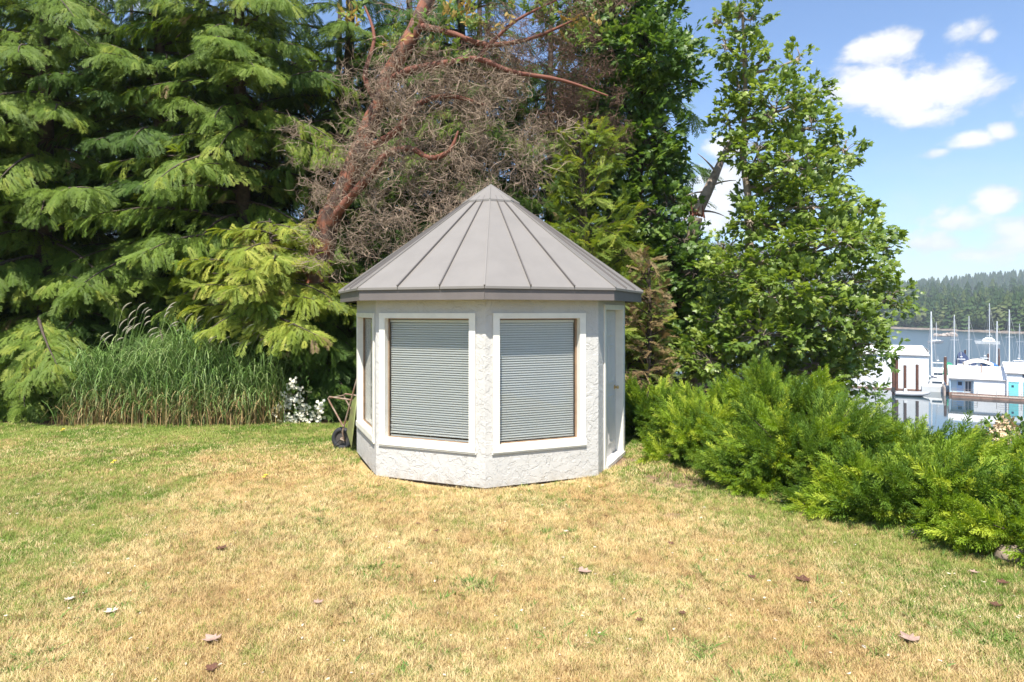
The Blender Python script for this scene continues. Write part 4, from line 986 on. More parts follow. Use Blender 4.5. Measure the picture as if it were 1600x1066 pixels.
# ------------------------------------------------------------------ junipers
def juniper(x, y, rx, ry, h, label, seed, m='juniper', n_arm=46, ps=.27):
    global tot
    r = np.random.default_rng(seed); z0 = g1(x, y)-.02
    e = empty('juniper_shrub', (x, y, z0), label, 'shrub', 'spreading junipers along the lawn edge'); B = np.array(e.location)
    st = MB(); P = []; Y = []; Nn = []; S = []; G = []
    for i in range(n_arm):
        ga = r.random()
        a = r.uniform(0, 6.28); elv = 1.35*r.uniform(.02, 1)**1.25; o = np.array([math.cos(a)*rx, math.sin(a)*ry, 0.])
        tip = np.array([o[0]*math.cos(elv), o[1]*math.cos(elv), h*(.16+.84*math.sin(elv))])*r.uniform(.74, 1.16)
        mid = tip*np.array([.45, .45, .62]); pts = [((1-t)**2*0+2*t*(1-t)*mid+t*t*tip) for t in np.linspace(0, 1, 9)]
        st.tube([Vector(p) for p in pts], list(np.linspace(.02, .004, 9)), 4, caps=False)
        L_ = np.linalg.norm(tip); n = int(L_*36)
        for j in range(n):
            t = .34+.66*((j+r.uniform(0,1))/n)**.85; p = 2*t*(1-t)*mid+t*t*tip; tn = nrm(2*(1-2*t)*mid+2*t*tip)
            side = nrm(np.cross(tn, r.normal(0, 1, 3))); spread = (.05+.20*(1-t))*min(1, L_)
            d = nrm(tn*np.array([1,1,.7])+side*r.uniform(.15, .8)+np.array([.05, -.05, .0])); q = p+side*spread*r.uniform(0, 1)
            if q[2] < .02: q[2] = .02+r.uniform(0, .05)
            G.append(ga); P.append(q+B); Y.append(d); Nn.append(nrm(r.normal(0, .5, 3)+np.array([0, 0, .8]))); S.append(ps*r.uniform(.65, 1.25)*(.8+.3*t))
        
    g_ = np.array(G) > .5; A_ = [np.array(q_) for q_ in (P, Y, Nn, S)]; st.build('stems', M['bark'], e, 'stuff')
    scatter('foliage', *[q_[g_] for q_ in A_], PLUME, M[m], e); scatter('older_foliage', *[q_[~g_] for q_ in A_], PLUME, M['juniper_mature'], e); tot += len(P)
    return e
J = [(2.35,10.9,.85,.9,.72,'small low juniper at the back, nearest the gazebo door'),
     (3.25,10.2,1.1,1.0,1.0,'juniper second from the gazebo along the back of the bed'),
     (3.95,9.35,1.0,1.0,1.40,'tallest peaked juniper under the bright maple'),
     (4.95,9.0,1.15,1.0,1.05,'juniper right of the peaked one with low flat top'),
     (2.75,9.2,.85,.8,.60,'low juniper spilling onto the lawn in front of the second back one'),
     (3.55,7.75,1.1,.85,.92,'broad juniper at the lawn edge in the middle of the bed'),
     (4.65,7.5,1.1,.95,.98,'juniper behind the drooping front one, with dense bright tips'),
     (4.2,6.3,.95,.75,.62,'front juniper whose brown underside shows above the bare stems'),
     (5.6,6.9,1.05,.95,.92,'juniper by the right edge of the view, behind the front corner'),
     (4.8,5.6,.95,.72,.58,'lowest juniper in the right corner, nearest the camera'),
     (6.1,8.3,1.3,1.1,1.3,'juniper at the back right, below the marina view'),
     (6.9,7.2,1.1,1.0,1.0,'juniper just beyond the right edge of the view'),
     (5.9,5.7,.8,.7,.7,'small juniper outside the right edge, nearest the camera'),
     (3.2,7.7,.85,.6,.50,'low juniper sprawling onto the lawn left of the broad middle one'),
     (3.8,6.85,.85,.6,.55,'low juniper at the lawn edge between the broad middle one and the front one')]
for i, (x_, y_, a_, b_, h_, lb_) in enumerate(J): juniper(x_, y_, a_, b_, h_, lb_, 90+i, n_arm=int(42*a_*b_+20))

# bare stems and weeds under the front junipers, a stone in the corner
for k in range(5):
    pass
px_, py_ = 1592, 880; Y0 = 5.05; st = MB(); rr = random.Random(4); vv = []; fs = []
nn, mm = 14, 8
for i in range(mm+1):
    ph = math.pi*i/mm
    for j_ in range(nn):
        th = 2*math.pi*j_/nn; k_ = 1+.12*math.sin(3*th+i)+.08*math.cos(5*th-2*i); vv.append(Vector((.16*k_*math.sin(ph)*math.cos(th), .13*k_*math.sin(ph)*math.sin(th), .085*math.cos(ph))))
for i in range(mm):
    for j_ in range(nn): fs.append((i*nn+j_, i*nn+(j_+1) % nn, (i+1)*nn+(j_+1) % nn, (i+1)*nn+j_))
st.add(vv, fs, True); o = st.build('stone', mat('stone', (.30,.23,.17), .9, var=.4, vscale=12, bump=.8, bscale=20)); o.location = (4.12, 5.28, g1(4.12,5.28)+.05); tag(o, 'rounded brown stone at the right edge below the last juniper', 'stone')
o2 = MB(); o2.add([v*.9 for v in vv], fs, True); o = o2.build('stone', o.data.materials[0]); o.location = (3.78, 5.95, g1(3.78,5.95)+.02); o.scale = (1, .8, .6); tag(o, 'flat grey stone under the front juniper stems', 'stone')

# weeds along the bed edge
M['edgeweed'] = leafmat('edge_weed', (.08,.16,.03), (.16,.24,.05), trans=.35)
n = 1100; y = rng.uniform(4.8, 9.4, n); x = np.interp(y, EY, EX)+rng.normal(.12, .22, n); Yv, Nv = up_frames(n, .3)
BIGWEED = [proto('bigweed_%d' % k, *tuft(160+k, 9, .04, .12, 1.2, .007)) for k in range(3)]
tag(scatter('bed_edge_weeds', np.stack([x, y, gh(x, y)], 1), Yv, Nv, rng.uniform(.25, .6, n), BIGWEED, M['edgeweed']), 'fresh green weeds creeping out from under the junipers', 'weeds')

# ------------------------------------------------------------------ tall reed grass
reed = empty('reed_grass', (X(277,12.0), 12.0, 0), 'tall clump of green ornamental reed grass with pale feathery seed heads and straw brown foot', 'grass')
B = np.array(reed.location); r = np.random.default_rng(9)
def blade_mesh(n, zfrac, hmin, hmax, w_, lean, x0=-1.9, x1=1.9, yd=.35):
    v = []; f = []
    for i in range(n):
        x = r.uniform(x0, x1)*(1 if r.random() < .8 else .6)+r.normal(0, .14); yy = r.normal(0, yd*.5); a = r.uniform(0, 6.28); hh = r.uniform(hmin, hmax)*(1-.22*(abs(x)/1.9)**2)*(.9+.16*math.sin(x*3+1)+.10*math.sin(x*8.3))
        d = np.array([math.cos(a)*1.0+.25, math.sin(a)*.7-.15, 0]); s = np.array([-d[1], d[0], 0]); s = s/np.linalg.norm(s)*w_; ln = hh*lean*r.uniform(.1, 1)
        k = len(v); N5 = 6
        for j in range(N5):
            t = j/(N5-1); drop = .34*lean*t**4*hh; p = np.array([x, yy, 0])+d*ln*t**2.2+np.array([0, 0, hh*t-drop]); ww = (1-t**2.2)*.95+.05
            v.append(p-s*ww); v.append(p+s*ww)
        for j in range(N5-1): f.append((k+2*j, k+2*j+1, k+2*j+3, k+2*j+2))
    return v, f
def raw(name, v, f, m, parent, kind='stuff'):
    me = bpy.data.meshes.new(name); me.from_pydata([tuple(q) for q in v], [], f); me.update(); me.materials.append(m)
    o = bpy.data.objects.new(name, me); COL.objects.link(o); o.parent = parent; o['kind'] = kind; return o
def reedmat():
    m = bpy.data.materials.new('reed_leaf'); m.use_nodes = True; q = NT(m.node_tree); q.n.clear()
    g = q.node('ShaderNodeNewGeometry'); sp = q.node('ShaderNodeSeparateXYZ'); q.l.new(g.outputs['Position'], sp.inputs[0]); rnd = g.outputs['Random Per Island']
    hgt = q.math('ADD', sp.outputs[2], q.math('MULTIPLY', q.math('SUBTRACT', q.math('FRACT', q.math('MULTIPLY', rnd, 5.3)), .5), .9))
    grn = q.mix(rnd, (.10,.195,.045), (.23,.34,.09)); grn = q.mix(q.step(q.math('FRACT', q.math('MULTIPLY', rnd, 13.7)), .8, .86), grn, (.34,.42,.17))
    straw = q.mix(q.math('FRACT', q.math('MULTIPLY', rnd, 7.7)), (.42,.26,.12), (.50,.38,.18))
    c = q.mix(q.step(hgt, .1, .5), straw, grn)
    p = q.node('ShaderNodeBsdfPrincipled'); q.l.new(c, p.inputs['Base Color']); p.inputs['Roughness'].default_value = .5; p.inputs['Specular IOR Level'].default_value = .3
    tr = q.node('ShaderNodeBsdfTranslucent'); q.l.new(c, tr.inputs[0]); mx = q.node('ShaderNodeMixShader'); mx.inputs[0].default_value = .3
    q.l.new(p.outputs[0], mx.inputs[1]); q.l.new(tr.outputs[0], mx.inputs[2]); o = q.node('ShaderNodeOutputMaterial'); q.l.new(mx.outputs[0], o.inputs[0]); return m
M['reedleaf'] = reedmat()
raw('blades', *blade_mesh(2300, 1, .6, 1.95, .0075, .5), M['reedleaf'], reed)
def arching(n):
    v = []; f = []
    for i in range(n):
        x = r.uniform(-1.75, 1.75)+r.normal(0, .12); yy = r.normal(-.05, .2); z0 = r.uniform(.05, 1.5)*(1-.2*(x/1.9)**2)*(.88+.16*math.sin(x*3+1)+.10*math.sin(x*8.3)); a = r.uniform(0, 6.28); L_ = r.uniform(.3, .85)
        d = np.array([math.cos(a), math.sin(a)*.7-.2, 0]); d /= np.linalg.norm(d); s = np.array([-d[1], d[0], 0])*.0085; k = len(v); tilt = r.uniform(.5, 1.4)
        for j in range(6):
            t = j/5; p = np.array([x, yy, z0])+d*L_*.75*t**1.3+np.array([0, 0, L_*(tilt*t-(tilt*.35+.55)*t*t*t)]); ww = math.sin(math.pi*min(1, .25+.8*t))*.9+.06
            v.append(p-s*ww); v.append(p+s*ww)
        for j in range(5): f.append((k+2*j, k+2*j+1, k+2*j+3, k+2*j+2))
    return v, f
raw('leaves', *arching(4200), M['reedleaf'], reed)
raw('blades', *blade_mesh(900, 1, .25, .7, .007, .5, yd=.6), M['reedleaf'], reed)
v, f = [], []; hv, hf = [], []
for i in range(64):
    x = r.uniform(-1.55, 1.2) if i < 50 else r.uniform(1.2, 1.9); yy = r.normal(0, .15); hh = r.uniform(1.6, 2.2)*(1-.16*max(0, x/1.9)); d = np.array([r.uniform(.35, 1.0), r.uniform(-.3, .2), 0])*.34
    mb = MB(); pts = [Vector(np.array([x, yy, 0])+d*t**2.4+np.array([0, 0, hh*t-.10*t**6])) for t in np.linspace(0, 1, 10)]; mb.tube(pts, .0028, 3, caps=False); k = len(v); v += mb.v; f += [[a+k for a in q] for q in mb.f]
    tip = pts[-1]; pd = (pts[-1]-pts[-2]).normalized(); hl = r.uniform(.15, .26); mb = MB(); cur = pd.copy(); p = tip.copy(); hp = [p.copy()]
    for s in range(6): cur = (cur+Vector((.10, 0, -.13))).normalized(); p = p+cur*hl/6; hp.append(p.copy())
    mb.tube(hp, [.004,.010,.013,.013,.011,.008,.003], 5); k = len(hv); hv += mb.v; hf += [[a+k for a in q] for q in mb.f]
raw('stalks', v, f, M['reedleaf'], reed); raw('seed_heads', hv, hf, mat('seed_head', (.36,.33,.24), .9, var=.3, vscale=30), reed)

# white flowering shrub
fx, fy = X(465,12.15), 12.15
fl = empty('flowering_shrub', (fx, fy, g1(fx,fy)), 'small light green shrub with clusters of white blossom between reeds and wheelbarrow', 'shrub')
B = np.array(fl.location); P, Y_, N_2, S = [], [], [], []; Q, QY, QN, QS = [], [], [], []
for cx, cy, n_, k_ in ((452,628,26,7), (470,640,20,6), (492,648,20,10), (448,655,26,8), (432,662,20,3), (470,612,12,6), (478,655,16,6), (460,668,10,4), (440,640,16,3)):
    for i in range(n_): P.append(np.array(at(cx+r.normal(0,9), cy+r.normal(0,8), 12.15+r.normal(0,.12)))); Y_.append(nrm(r.normal(0,.5,3)+np.array([0,-.3,.5]))); N_2.append(nrm(r.normal(0,.4,3)+np.array([0,-.4,1]))); S.append(r.uniform(.13,.2))
    for i in range(int(k_*1.5)): Q.append(np.array(at(cx+r.normal(0,9), cy+r.normal(0,8), 11.95+r.normal(0,.08)))); QY.append(nrm(r.normal(0,.5,3)+np.array([0,-.2,.8]))); QN.append(nrm(r.normal(0,.5,3)+np.array([0,-1,.2]))); QS.append(r.uniform(.085,.13))
st = MB()
for i in range(9): st.tube([z for z in bez(Vector((r.uniform(-.1,.1), 0, 0)), Vector(P[int(r.integers(0, len(P)))]-B), (0,0,.1), 5)], [.008,.006,.005,.004,.003], 4)
st.build('stems', M['bark'], fl)
scatter('foliage', P, Y_, N_2, S, SIMPLE, M['edgeweed'], fl)
def blossom(seed):
    r_ = random.Random(seed); v = []; f = []
    for k in range(7):
        c = Vector((r_.uniform(-.5,.5), r_.uniform(0,.9), r_.uniform(-.1,.3)))
        for a in range(5):
            t = a*1.257+k; d = Vector((math.cos(t), math.sin(t), .25))*.26; s = Vector((-math.sin(t), math.cos(t), 0))*.11; b = len(v); v += [c, c+d*.6+s, c+d, c+d*.6-s]; f.append((b,b+1,b+2,b+3))
    return v, f
BLOSSOM = [proto('blossom_a', *blossom(1)), proto('blossom_b', *blossom(2))]
M['white_petal'] = mat('white_petal', (.82,.78,.64), .7); M['peach'] = mat('peach_petal', (.62,.43,.26), .7, col2=(.70,.58,.38), vscale=15)
scatter('blossoms', Q, QY, QN, QS, BLOSSOM, M['white_petal'], fl)
# peach flowered bush peeping above the junipers
rx_, ry_ = X(1566,9.6), 9.6
rh = empty('flowering_shrub', (rx_, ry_, g1(rx_,ry_)), 'bush with faded peach cream flower trusses above the junipers, below the marina', 'shrub'); B = np.array(rh.location)
P, Y_, N_2, S = [], [], [], []; Q, QY, QN, QS = [], [], [], []
for i in range(170):
    d = nrm(r.normal(0, 1, 3)); p = B+np.array([0, 0, 1.45])+d*np.array([.45, .4, .45])*r.uniform(.6, 1); P.append(p); Y_.append(nrm(d+np.array([0,0,.5]))); N_2.append(nrm(d+r.normal(0,.3,3))); S.append(r.uniform(.2,.3))
for cx, cy in ((1560,668), (1572,664), (1582,672), (1565,680), (1578,688), (1555,678), (1570,697), (1586,682)):
    c = np.array(at(cx, cy, 9.05)); 
    for k in range(5): Q.append(c+r.normal(0, .03, 3)); QY.append(nrm(r.normal(0,.5,3)+np.array([0,-.3,.8]))); QN.append(nrm(r.normal(0,.6,3)+np.array([0,-1,.4]))); QS.append(r.uniform(.06,.10))
st = MB()
for i in range(8): st.tube(bez((0,0,0), Vector(P[i*20]-B), (0,0,.1), 5), [.02,.015,.012,.008,.004], 5)
st.build('stems', M['bark'], rh); scatter('foliage', P, Y_, N_2, S, SIMPLE, M['broad'], rh); scatter('blossoms', Q, QY, QN, QS, BLOSSOM, M['peach'], rh)
print('FOLIAGE INSTANCES', tot)

# ------------------------------------------------------------------ bay, far shore and hills
WZ = -12.0
K = 1.407          # the bay lies 14 m below the eye
def watermat():
    m = bpy.data.materials.new('sea_water'); m.use_nodes = True; q = NT(m.node_tree); b = q.n['Principled BSDF']
    b.inputs['Base Color'].default_value = (.02,.045,.055,1); b.inputs['Roughness'].default_value = .03; b.inputs['IOR'].default_value = 1.45
    b.inputs['Specular IOR Level'].default_value = .9
    pos = q.node('ShaderNodeNewGeometry').outputs['Position']; sp = q.node('ShaderNodeSeparateXYZ'); q.l.new(pos, sp.inputs[0])
    bn = q.node('ShaderNodeBump'); bn.inputs['Distance'].default_value = .05
    q.put(bn.inputs['Strength'], q.step(sp.outputs[1], 125, 170, .035, 1))
    q.l.new(q.noise(pos, .9, 3, .5), bn.inputs['Height']); q.put(b.inputs['Roughness'], q.step(sp.outputs[1], 125, 170, .03, .32)); q.l.new(bn.outputs[0], b.inputs['Normal']); return m
grid('water', [-2600, -600, 0, 200, 600, 2600], [-600, 0, 100, 300, 800, 2600], lambda X_, Y_: X_*0+WZ, watermat(), kind='structure')
shore = [(520,-60), (430,60), (300,180), (232,262), (223,300), (224,350), (214,400), (120,500), (-60,600), (-400,680)]
shore = [(a_*K, b_*K) for a_, b_ in shore]
def shore_strip(name, off, prof, m, jit=0, seed=1, kind='structure', line=shore):
    """terrain swept inland from the shore line; prof = [(distance, height)]"""
    r_ = np.random.default_rng(seed); pts = []
    for i in range(len(line)-1):
        for t in np.linspace(0, 1, 9)[:-1]: pts.append(np.array(line[i])*(1-t)+np.array(line[i+1])*t)
    pts = np.array(pts+[np.array(line[-1])], float); tg = np.gradient(pts, axis=0); nn = np.stack([tg[:,1], -tg[:,0]], 1); nn /= np.linalg.norm(nn, axis=1, keepdims=True)
    c = pts.mean(0)
    if np.mean(np.einsum('ij,ij->i', nn, pts)) < 0: nn = -nn
    v = []
    for i, p in enumerate(pts):
        for k, (d_, h_) in enumerate(prof):
            q = p+nn[i]*(d_+off+r_.uniform(-jit, jit)*.4); v.append((q[0], q[1], WZ+h_(i/len(pts)) if callable(h_) else WZ+h_+(r_.uniform(-jit, jit)*.06 if k > 1 else 0)))
    K = len(prof); f = [(i*K+k, i*K+k+1, (i+1)*K+k+1, (i+1)*K+k) for i in range(len(pts)-1) for k in range(K-1)]
    mb = MB(); mb.add(v, f, True); o = mb.build(name, m, None, kind); return o, pts, nn
M['beach'] = mat('shore_rock', (.22,.18,.145), .95, col2=(.12,.10,.085), vscale=.25, bump=.5, bscale=.8)
M['forestfloor'] = mat('forest_floor', (.035,.05,.022), .95, var=.4, vscale=.08)
hp = [(0,-3), (6,1.0), (12,1.8), (40,5), (90,10), (160,17), (260,26), (360,27), (500,10)]
shore_strip('beach', 0, [(0,-3), (5,.7), (10,1.3), (13,1.4)], M['beach'], 4, 2)
o, spts, snn = shore_strip('hill', 13, [(0,1.0), (28,4), (84,10), (155,17), (250,24), (380,33), (530,35), (720,5)], M['forestfloor'], 6, 3)
HP = np.array([(0,1.0), (28,4), (84,10), (155,17), (250,24), (380,33), (530,35)])
def fircone(seed, tall=1.0, wide=.24, lay=8):
    r_ = random.Random(seed); v = []; f = []
    for L_ in range(lay):
        t = L_/lay; z = .10+.86*t; rad = wide*(1-t)**.8+.02; n = 9
        for k in range(n):
            a = 6.283*k/n+r_.uniform(-.3,.3); rr = rad*r_.uniform(.65, 1.15); d = Vector((math.cos(a), math.sin(a), 0)); s = Vector((-d.y, d.x, 0))*rad*.42; b = len(v)
            zt = z+.14*(1-t*.4); v += [Vector((0,0,zt)), d*rr+s+Vector((0,0,z-.04)), d*rr*1.12+Vector((0,0,z-.075)), d*rr-s+Vector((0,0,z-.04))]; f.append((b,b+1,b+2,b+3))
    b = len(v); v += [Vector((-.008,0,-.02)), Vector((.008,0,-.02)), Vector((0,0,.98))]; f.append((b,b+1,b+2)); return v, f
def roundtree(seed):
    r_ = random.Random(seed); v = []; f = []
    for k in range(110):
        d = Vector((r_.gauss(0,1), r_.gauss(0,1), r_.gauss(0,1))).normalized(); c = Vector((d.x*.34, d.y*.34, .52+d.z*.42))*1.0; c = c*r_.uniform(.85,1.05)
        s = d.cross(Vector((r_.uniform(-1,1), r_.uniform(-1,1), 1))).normalized()*.09; u = (d.cross(s).normalized()*.09+d*.03); b = len(v); v += [c-s, c-u, c+s, c+u]; f.append((b,b+1,b+2,b+3))
    b = len(v); v += [Vector((-.02,0,-.05)), Vector((.02,0,-.05)), Vector((0,0,.5))]; f.append((b,b+1,b+2)); return v, f
FIRS = [proto('fir_%d' % k, *fircone(k, wide=.2+.03*k)) for k in range(3)]; ROUND = [proto('round_%d' % k, *roundtree(k)) for k in range(2)]
M['fir'] = leafmat('far_fir', (.022,.048,.02), (.045,.08,.025), (.07,.10,.03), cfrac=.2, trans=.1, pscale=.02, rough=.8, gloss=.1)
M['farround'] = leafmat('far_broadleaf', (.05,.085,.025), (.085,.12,.035), (.11,.13,.05), cfrac=.2, trans=.1, pscale=.02, rough=.8, gloss=.1)
def forest(name, n, hs, protos, m, label, dmax=460, seed=4, i0=0, i1=None, s=(9,18)):
    r_ = np.random.default_rng(seed); i1 = i1 or len(spts)-1; ii = r_.uniform(i0, i1, n); dd = 1.5+dmax*r_.uniform(0, 1, n)**1.25; i_ = ii.astype(int); fr = (ii-i_)[:, None]
    p = spts[i_]*(1-fr)+spts[np.minimum(i_+1, len(spts)-1)]*fr; nn_ = snn[i_]; q = p+nn_*(dd[:, None]+13); z = WZ+np.interp(dd, HP[:,0], HP[:,1])-.4
    Yv, Nv = up_frames(n, .03); return tag(scatter(name, np.stack([q[:,0], q[:,1], z], 1), Yv, Nv, r_.uniform(*s, n), protos, m), label, 'forest')
forest('forest', 6500, None, FIRS, M['fir'], 'dark fir forest covering the far shore hill', s=(12,27))
forest('broadleaf_forest', 2300, None, ROUND, M['farround'], 'rounder lighter trees mixed in the far forest by the shore', dmax=260, seed=6, s=(9,19))
# far ridges
def ridge(name, Y0, Y1, x0, x1, hfun, seed, nx=90, m=None):
    r_ = np.random.default_rng(seed); xs = np.linspace(x0, x1, nx); ts = np.linspace(0, 1, 9); v = []
    for t in ts:
        for x_ in xs: v.append((x_*(1+t*.15), Y0+(Y1-Y0)*t, WZ-1+(hfun(x_)+13)*math.sin(min(1, t*1.15)*math.pi/2)*(1+0)+r_.uniform(-1,1)*2*t))
    f = [(j*nx+i, j*nx+i+1, (j+1)*nx+i+1, (j+1)*nx+i) for j in range(8) for i in range(nx-1)]; mb = MB(); mb.add(v, f, True); o = mb.build(name, m, None, 'structure')
    return v
M['ridgewood'] = mat('ridge_wood', (.035,.06,.028), .95, col2=(.06,.085,.035), vscale=.02, bump=1, bscale=.12)
def pw(pts): xs_, hs_ = zip(*pts); return lambda x_: float(np.interp(x_, xs_, hs_))
#    right hand ridge, then the blue mountain glimpsed between the maples
h1 = pw([(-1500,60),(300,50),(620,34),(700,44),(800,58),(960,72),(1100,84),(1500,120),(2400,140)])
v1 = ridge('far_ridge', 1000, 1350, -1500, 2100, h1, 5, m=M['ridgewood'])
h2 = pw([(-2400,90),(-900,150),(200,170),(560,222),(760,205),(1000,120),(1300,60),(1800,70),(2500,110)])
v2 = ridge('mountain', 1700, 2250, -2300, 2300, h2, 6, m=M['ridgewood'])
for vv_, nm_, n_, lb_, sd in ((v1, 'ridge_forest', 5000, 'hazy forest on the far ridge at the right', 8), (v2, 'mountain_forest', 4500, 'blue hazy forest on the distant mountain', 9)):
    A = np.array(vv_).reshape(9, 90, 3); r_ = np.random.default_rng(sd); a = r_.uniform(1, 7.6, n_); b = r_.uniform(20, 88, n_); ai, bi = a.astype(int), b.astype(int); fa, fb = (a-ai)[:,None], (b-bi)[:,None]
    p = A[ai,bi]*(1-fa)*(1-fb)+A[ai+1,bi]*fa*(1-fb)+A[ai,bi+1]*(1-fa)*fb+A[ai+1,bi+1]*fa*fb; Yv, Nv = up_frames(n_, .03)
    tag(scatter(nm_, p, Yv, Nv, r_.uniform(14, 24, n_), FIRS, M['fir']), lb_, 'forest')

# ------------------------------------------------------------------ marina
M['white'] = mat('white_metal_siding', (.78,.79,.80), .5, var=.08, vscale=.6)
M['whiteroof'] = mat('white_roof', (.80,.80,.79), .5, var=.10, vscale=.5)
M['paleblue'] = mat('pale_blue_wall', (.50,.66,.76), .6); M['teal'] = mat('teal_door', (.16,.55,.58), .5); M['slate'] = mat('dark_pane', (.04,.06,.09), .15)
M['pile'] = mat('rusty_pile', (.13,.055,.035), .9, var=.5, vscale=3, bump=.4, bscale=6)
M['dock'] = mat('dock_wood', (.44,.36,.31), .9, var=.4, vscale=2); M['dockrust'] = mat('dock_float', (.26,.16,.12), .9, var=.4, vscale=1.5)
M['hull'] = mat('hull_white', (.78,.78,.77), .3); M['hullgrey'] = mat('hull_grey', (.33,.34,.36), .5); M['stripe'] = mat('green_stripe', (.15,.28,.24), .4)
M['blue'] = mat('blue_tarp', (.03,.14,.38), .7, var=.3, vscale=2); M['green'] = mat('green_tarp', (.03,.28,.15), .7, var=.3, vscale=2); M['tan'] = mat('tan_canopy', (.62,.55,.47), .8); M['navy'] = mat('navy_canvas', (.03,.05,.12), .8)
M['alu'] = mat('aluminium_mast', (.70,.71,.72), .35, metal=.3); M['black'] = mat('black_rubber', (.02,.02,.02), .6); M['rail'] = mat('railing_grey', (.25,.23,.22), .6); M['rig'] = mat('rigging_wire', (.35,.36,.37), .5)
def bx(mb, x0, x1, y0, y1, z0, z1): return mb.box(((x0+x1)/2, (y0+y1)/2, (z0+z1)/2), (x1-x0, y1-y0, z1-z0))
def siding(mb, x0, x1, y, z0, z1, step=.6):
    n = int((x1-x0)/step)
    for i in range(n+1): bx(mb, x0+i*step, x0+i*step+.05, y-.03, y-.002, z0, z1)
MA = R(-33)      # the marina stands square to the line of sight from the garden
def mline(px, P0, ang_=MA):
    """where the sight line at px crosses the line through P0 that runs along the boathouse fronts"""
    ex, ey = math.cos(ang_), math.sin(ang_); k = (px-800)/F; s_ = (k*P0[1]-P0[0])/(ex-k*ey); return s_, (P0[0]+s_*ex, P0[1]+s_*ey)
def boathouse(px0, px1, Y, depth, peave, pridge, label, floor=WZ+.25, pref=None):
    Y *= K; depth *= K; P0 = (X(pref or px0, Y), Y); s0, o_ = mline(px0, P0); s1, _ = mline(px1, P0); ze = CAMZ-(peave-HOR)/F*Y; zr = CAMZ-(pridge-HOR)/F*(Y+depth/2*.84)
    e = empty('boathouse', (o_[0], o_[1], WZ), label, 'boathouse', 'white floating boathouses', MA); oz = WZ; W_ = s1-s0
    a, b = floor-oz, ze-oz; r_ = zr-oz
    mb = MB(); bx(mb, -.1, W_+.1, -.1, depth+.1, -.3, a-.003); mb.build('float', M['dockrust'], e)
    return e, W_, a, b, r_
def gable(e, W_, a, b, r_, depth, sl=0., sr=0., ov=.2):
    mb = MB(); bx(mb, 0, W_, 0, .12, a, b); siding(mb, 0, W_-.06, 0, a, b-.05); mb.build('front_wall', M['white'], e)
    for xx in (0, W_-.12):
        mb = MB(); q = [Vector((xx,.121,a)), Vector((xx+.12,.121,a)), Vector((xx+.12,depth,a)), Vector((xx,depth,a))]; t = [Vector((p.x, p.y, b)) for p in q]; mb.hexa(q, t)
        if not sl: mb.add([Vector((xx,.121,b+.001)), Vector((xx+.12,.121,b+.001)), Vector((xx+.12,depth,b+.001)), Vector((xx,depth,b+.001)), Vector((xx,depth/2,r_-.06)), Vector((xx+.12,depth/2,r_-.06))], [(0,1,5,4),(3,4,5,2),(0,4,3),(1,2,5)])
        mb.build('side_wall', M['white'], e)
    mb = MB(); bx(mb, .12, W_-.12, depth-.12, depth, a, b); mb.build('back_wall', M['white'], e)
    for s_ in (0, 1):
        y0_, y1_ = (-ov, depth/2) if s_ == 0 else (depth+ov, depth/2); mb = MB()
        lo = [Vector((-ov,y0_,b)), Vector((W_+ov,y0_,b)), Vector((W_+ov-sr,y1_,r_)), Vector((-ov+sl,y1_,r_))]; mb.hexa(lo, [p+Vector((0,0,.07)) for p in lo])
        n = 9
        for i in range(1, n):
            t = i/n; p = lo[0].lerp(lo[1], t)+Vector((0,0,.07)); q = lo[3].lerp(lo[2], t)+Vector((0,0,.07)); d_ = Vector((.03,0,0)); mb.hexa([p-d_, p+d_, q+d_, q-d_], [z+Vector((0,0,.035)) for z in (p-d_, p+d_, q+d_, q-d_)])
        mb.build('roof', M['whiteroof'], e)
    mb = MB(); bx(mb, -.2, W_+.2, -.235, -.202, b-.10, b+.06); mb.build('gutter', M['rail'], e)
e, W_, a, b, r_ = boathouse(1268, 1451, 81, 10, 556, 541, 'large plain white floating boathouse behind the rusty piles', pref=1451); gable(e, W_, a, b, r_, 10*K, sr=1.2, sl=1.2)
mb = MB(); mb.tube([(W_*.52,-.1,b+.05), (W_*.52,-.1,b+.35)], .12, 8); mb.build('vent', M['rail'], e)
# middle boathouse with blue porch
e, W_, a, b, r_ = boathouse(1484, 1578, 77, 7, 591, 571, 'low white floating boathouse with pale blue porch and stove pipe', floor=WZ+.55); pw_ = 2.35*K
mb = MB(); bx(mb, pw_, W_, 0, .12, a, b); siding(mb, pw_, W_-.06, 0, a, b-.03, .35); bx(mb, 0, pw_, 0, .1, b-.28, b); mb.build('front_wall', M['white'], e)
mb = MB(); bx(mb, .1, pw_, .9, 1.0, a, b-.02); mb.build('porch_wall', M['paleblue'], e)
mb = MB(); bx(mb, 0, .1, .0, 7*K, a, b); mb.build('side_wall', M['paleblue'], e); mb = MB(); bx(mb, W_-.12, W_, .121, 7*K, a, b); mb.build('side_wall', M['white'], e); mb = MB(); bx(mb, pw_-.12, pw_-.001, .121, .899, a, b-.02); mb.build('porch_side', M['paleblue'], e)
mb = MB(); bx(mb, .1, W_-.12, 7*K-.1, 7*K, a, b); mb.build('back_wall', M['white'], e)
mb = MB(); bx(mb, 1.0, 1.85, .86, .897, a+.05, b-.4); wdr = mb.build('door', mat('porch_door_blue', (.36,.55,.78), .5), e); mb = MB(); bx(mb, 1.15, 1.7, .83, .858, b-1.2, b-.6); mb.build('pane', M['slate'], wdr)
mb = MB(); bx(mb, 2.1, 3.0, .86, .897, a+.15, b-.4); wf = mb.build('window_frame', M['hull'], e); 
for xx in (2.17, 2.6): mb = MB(); bx(mb, xx, xx+.33, .835, .858, a+.25, b-.5); mb.build('pane', M['slate'], wf)
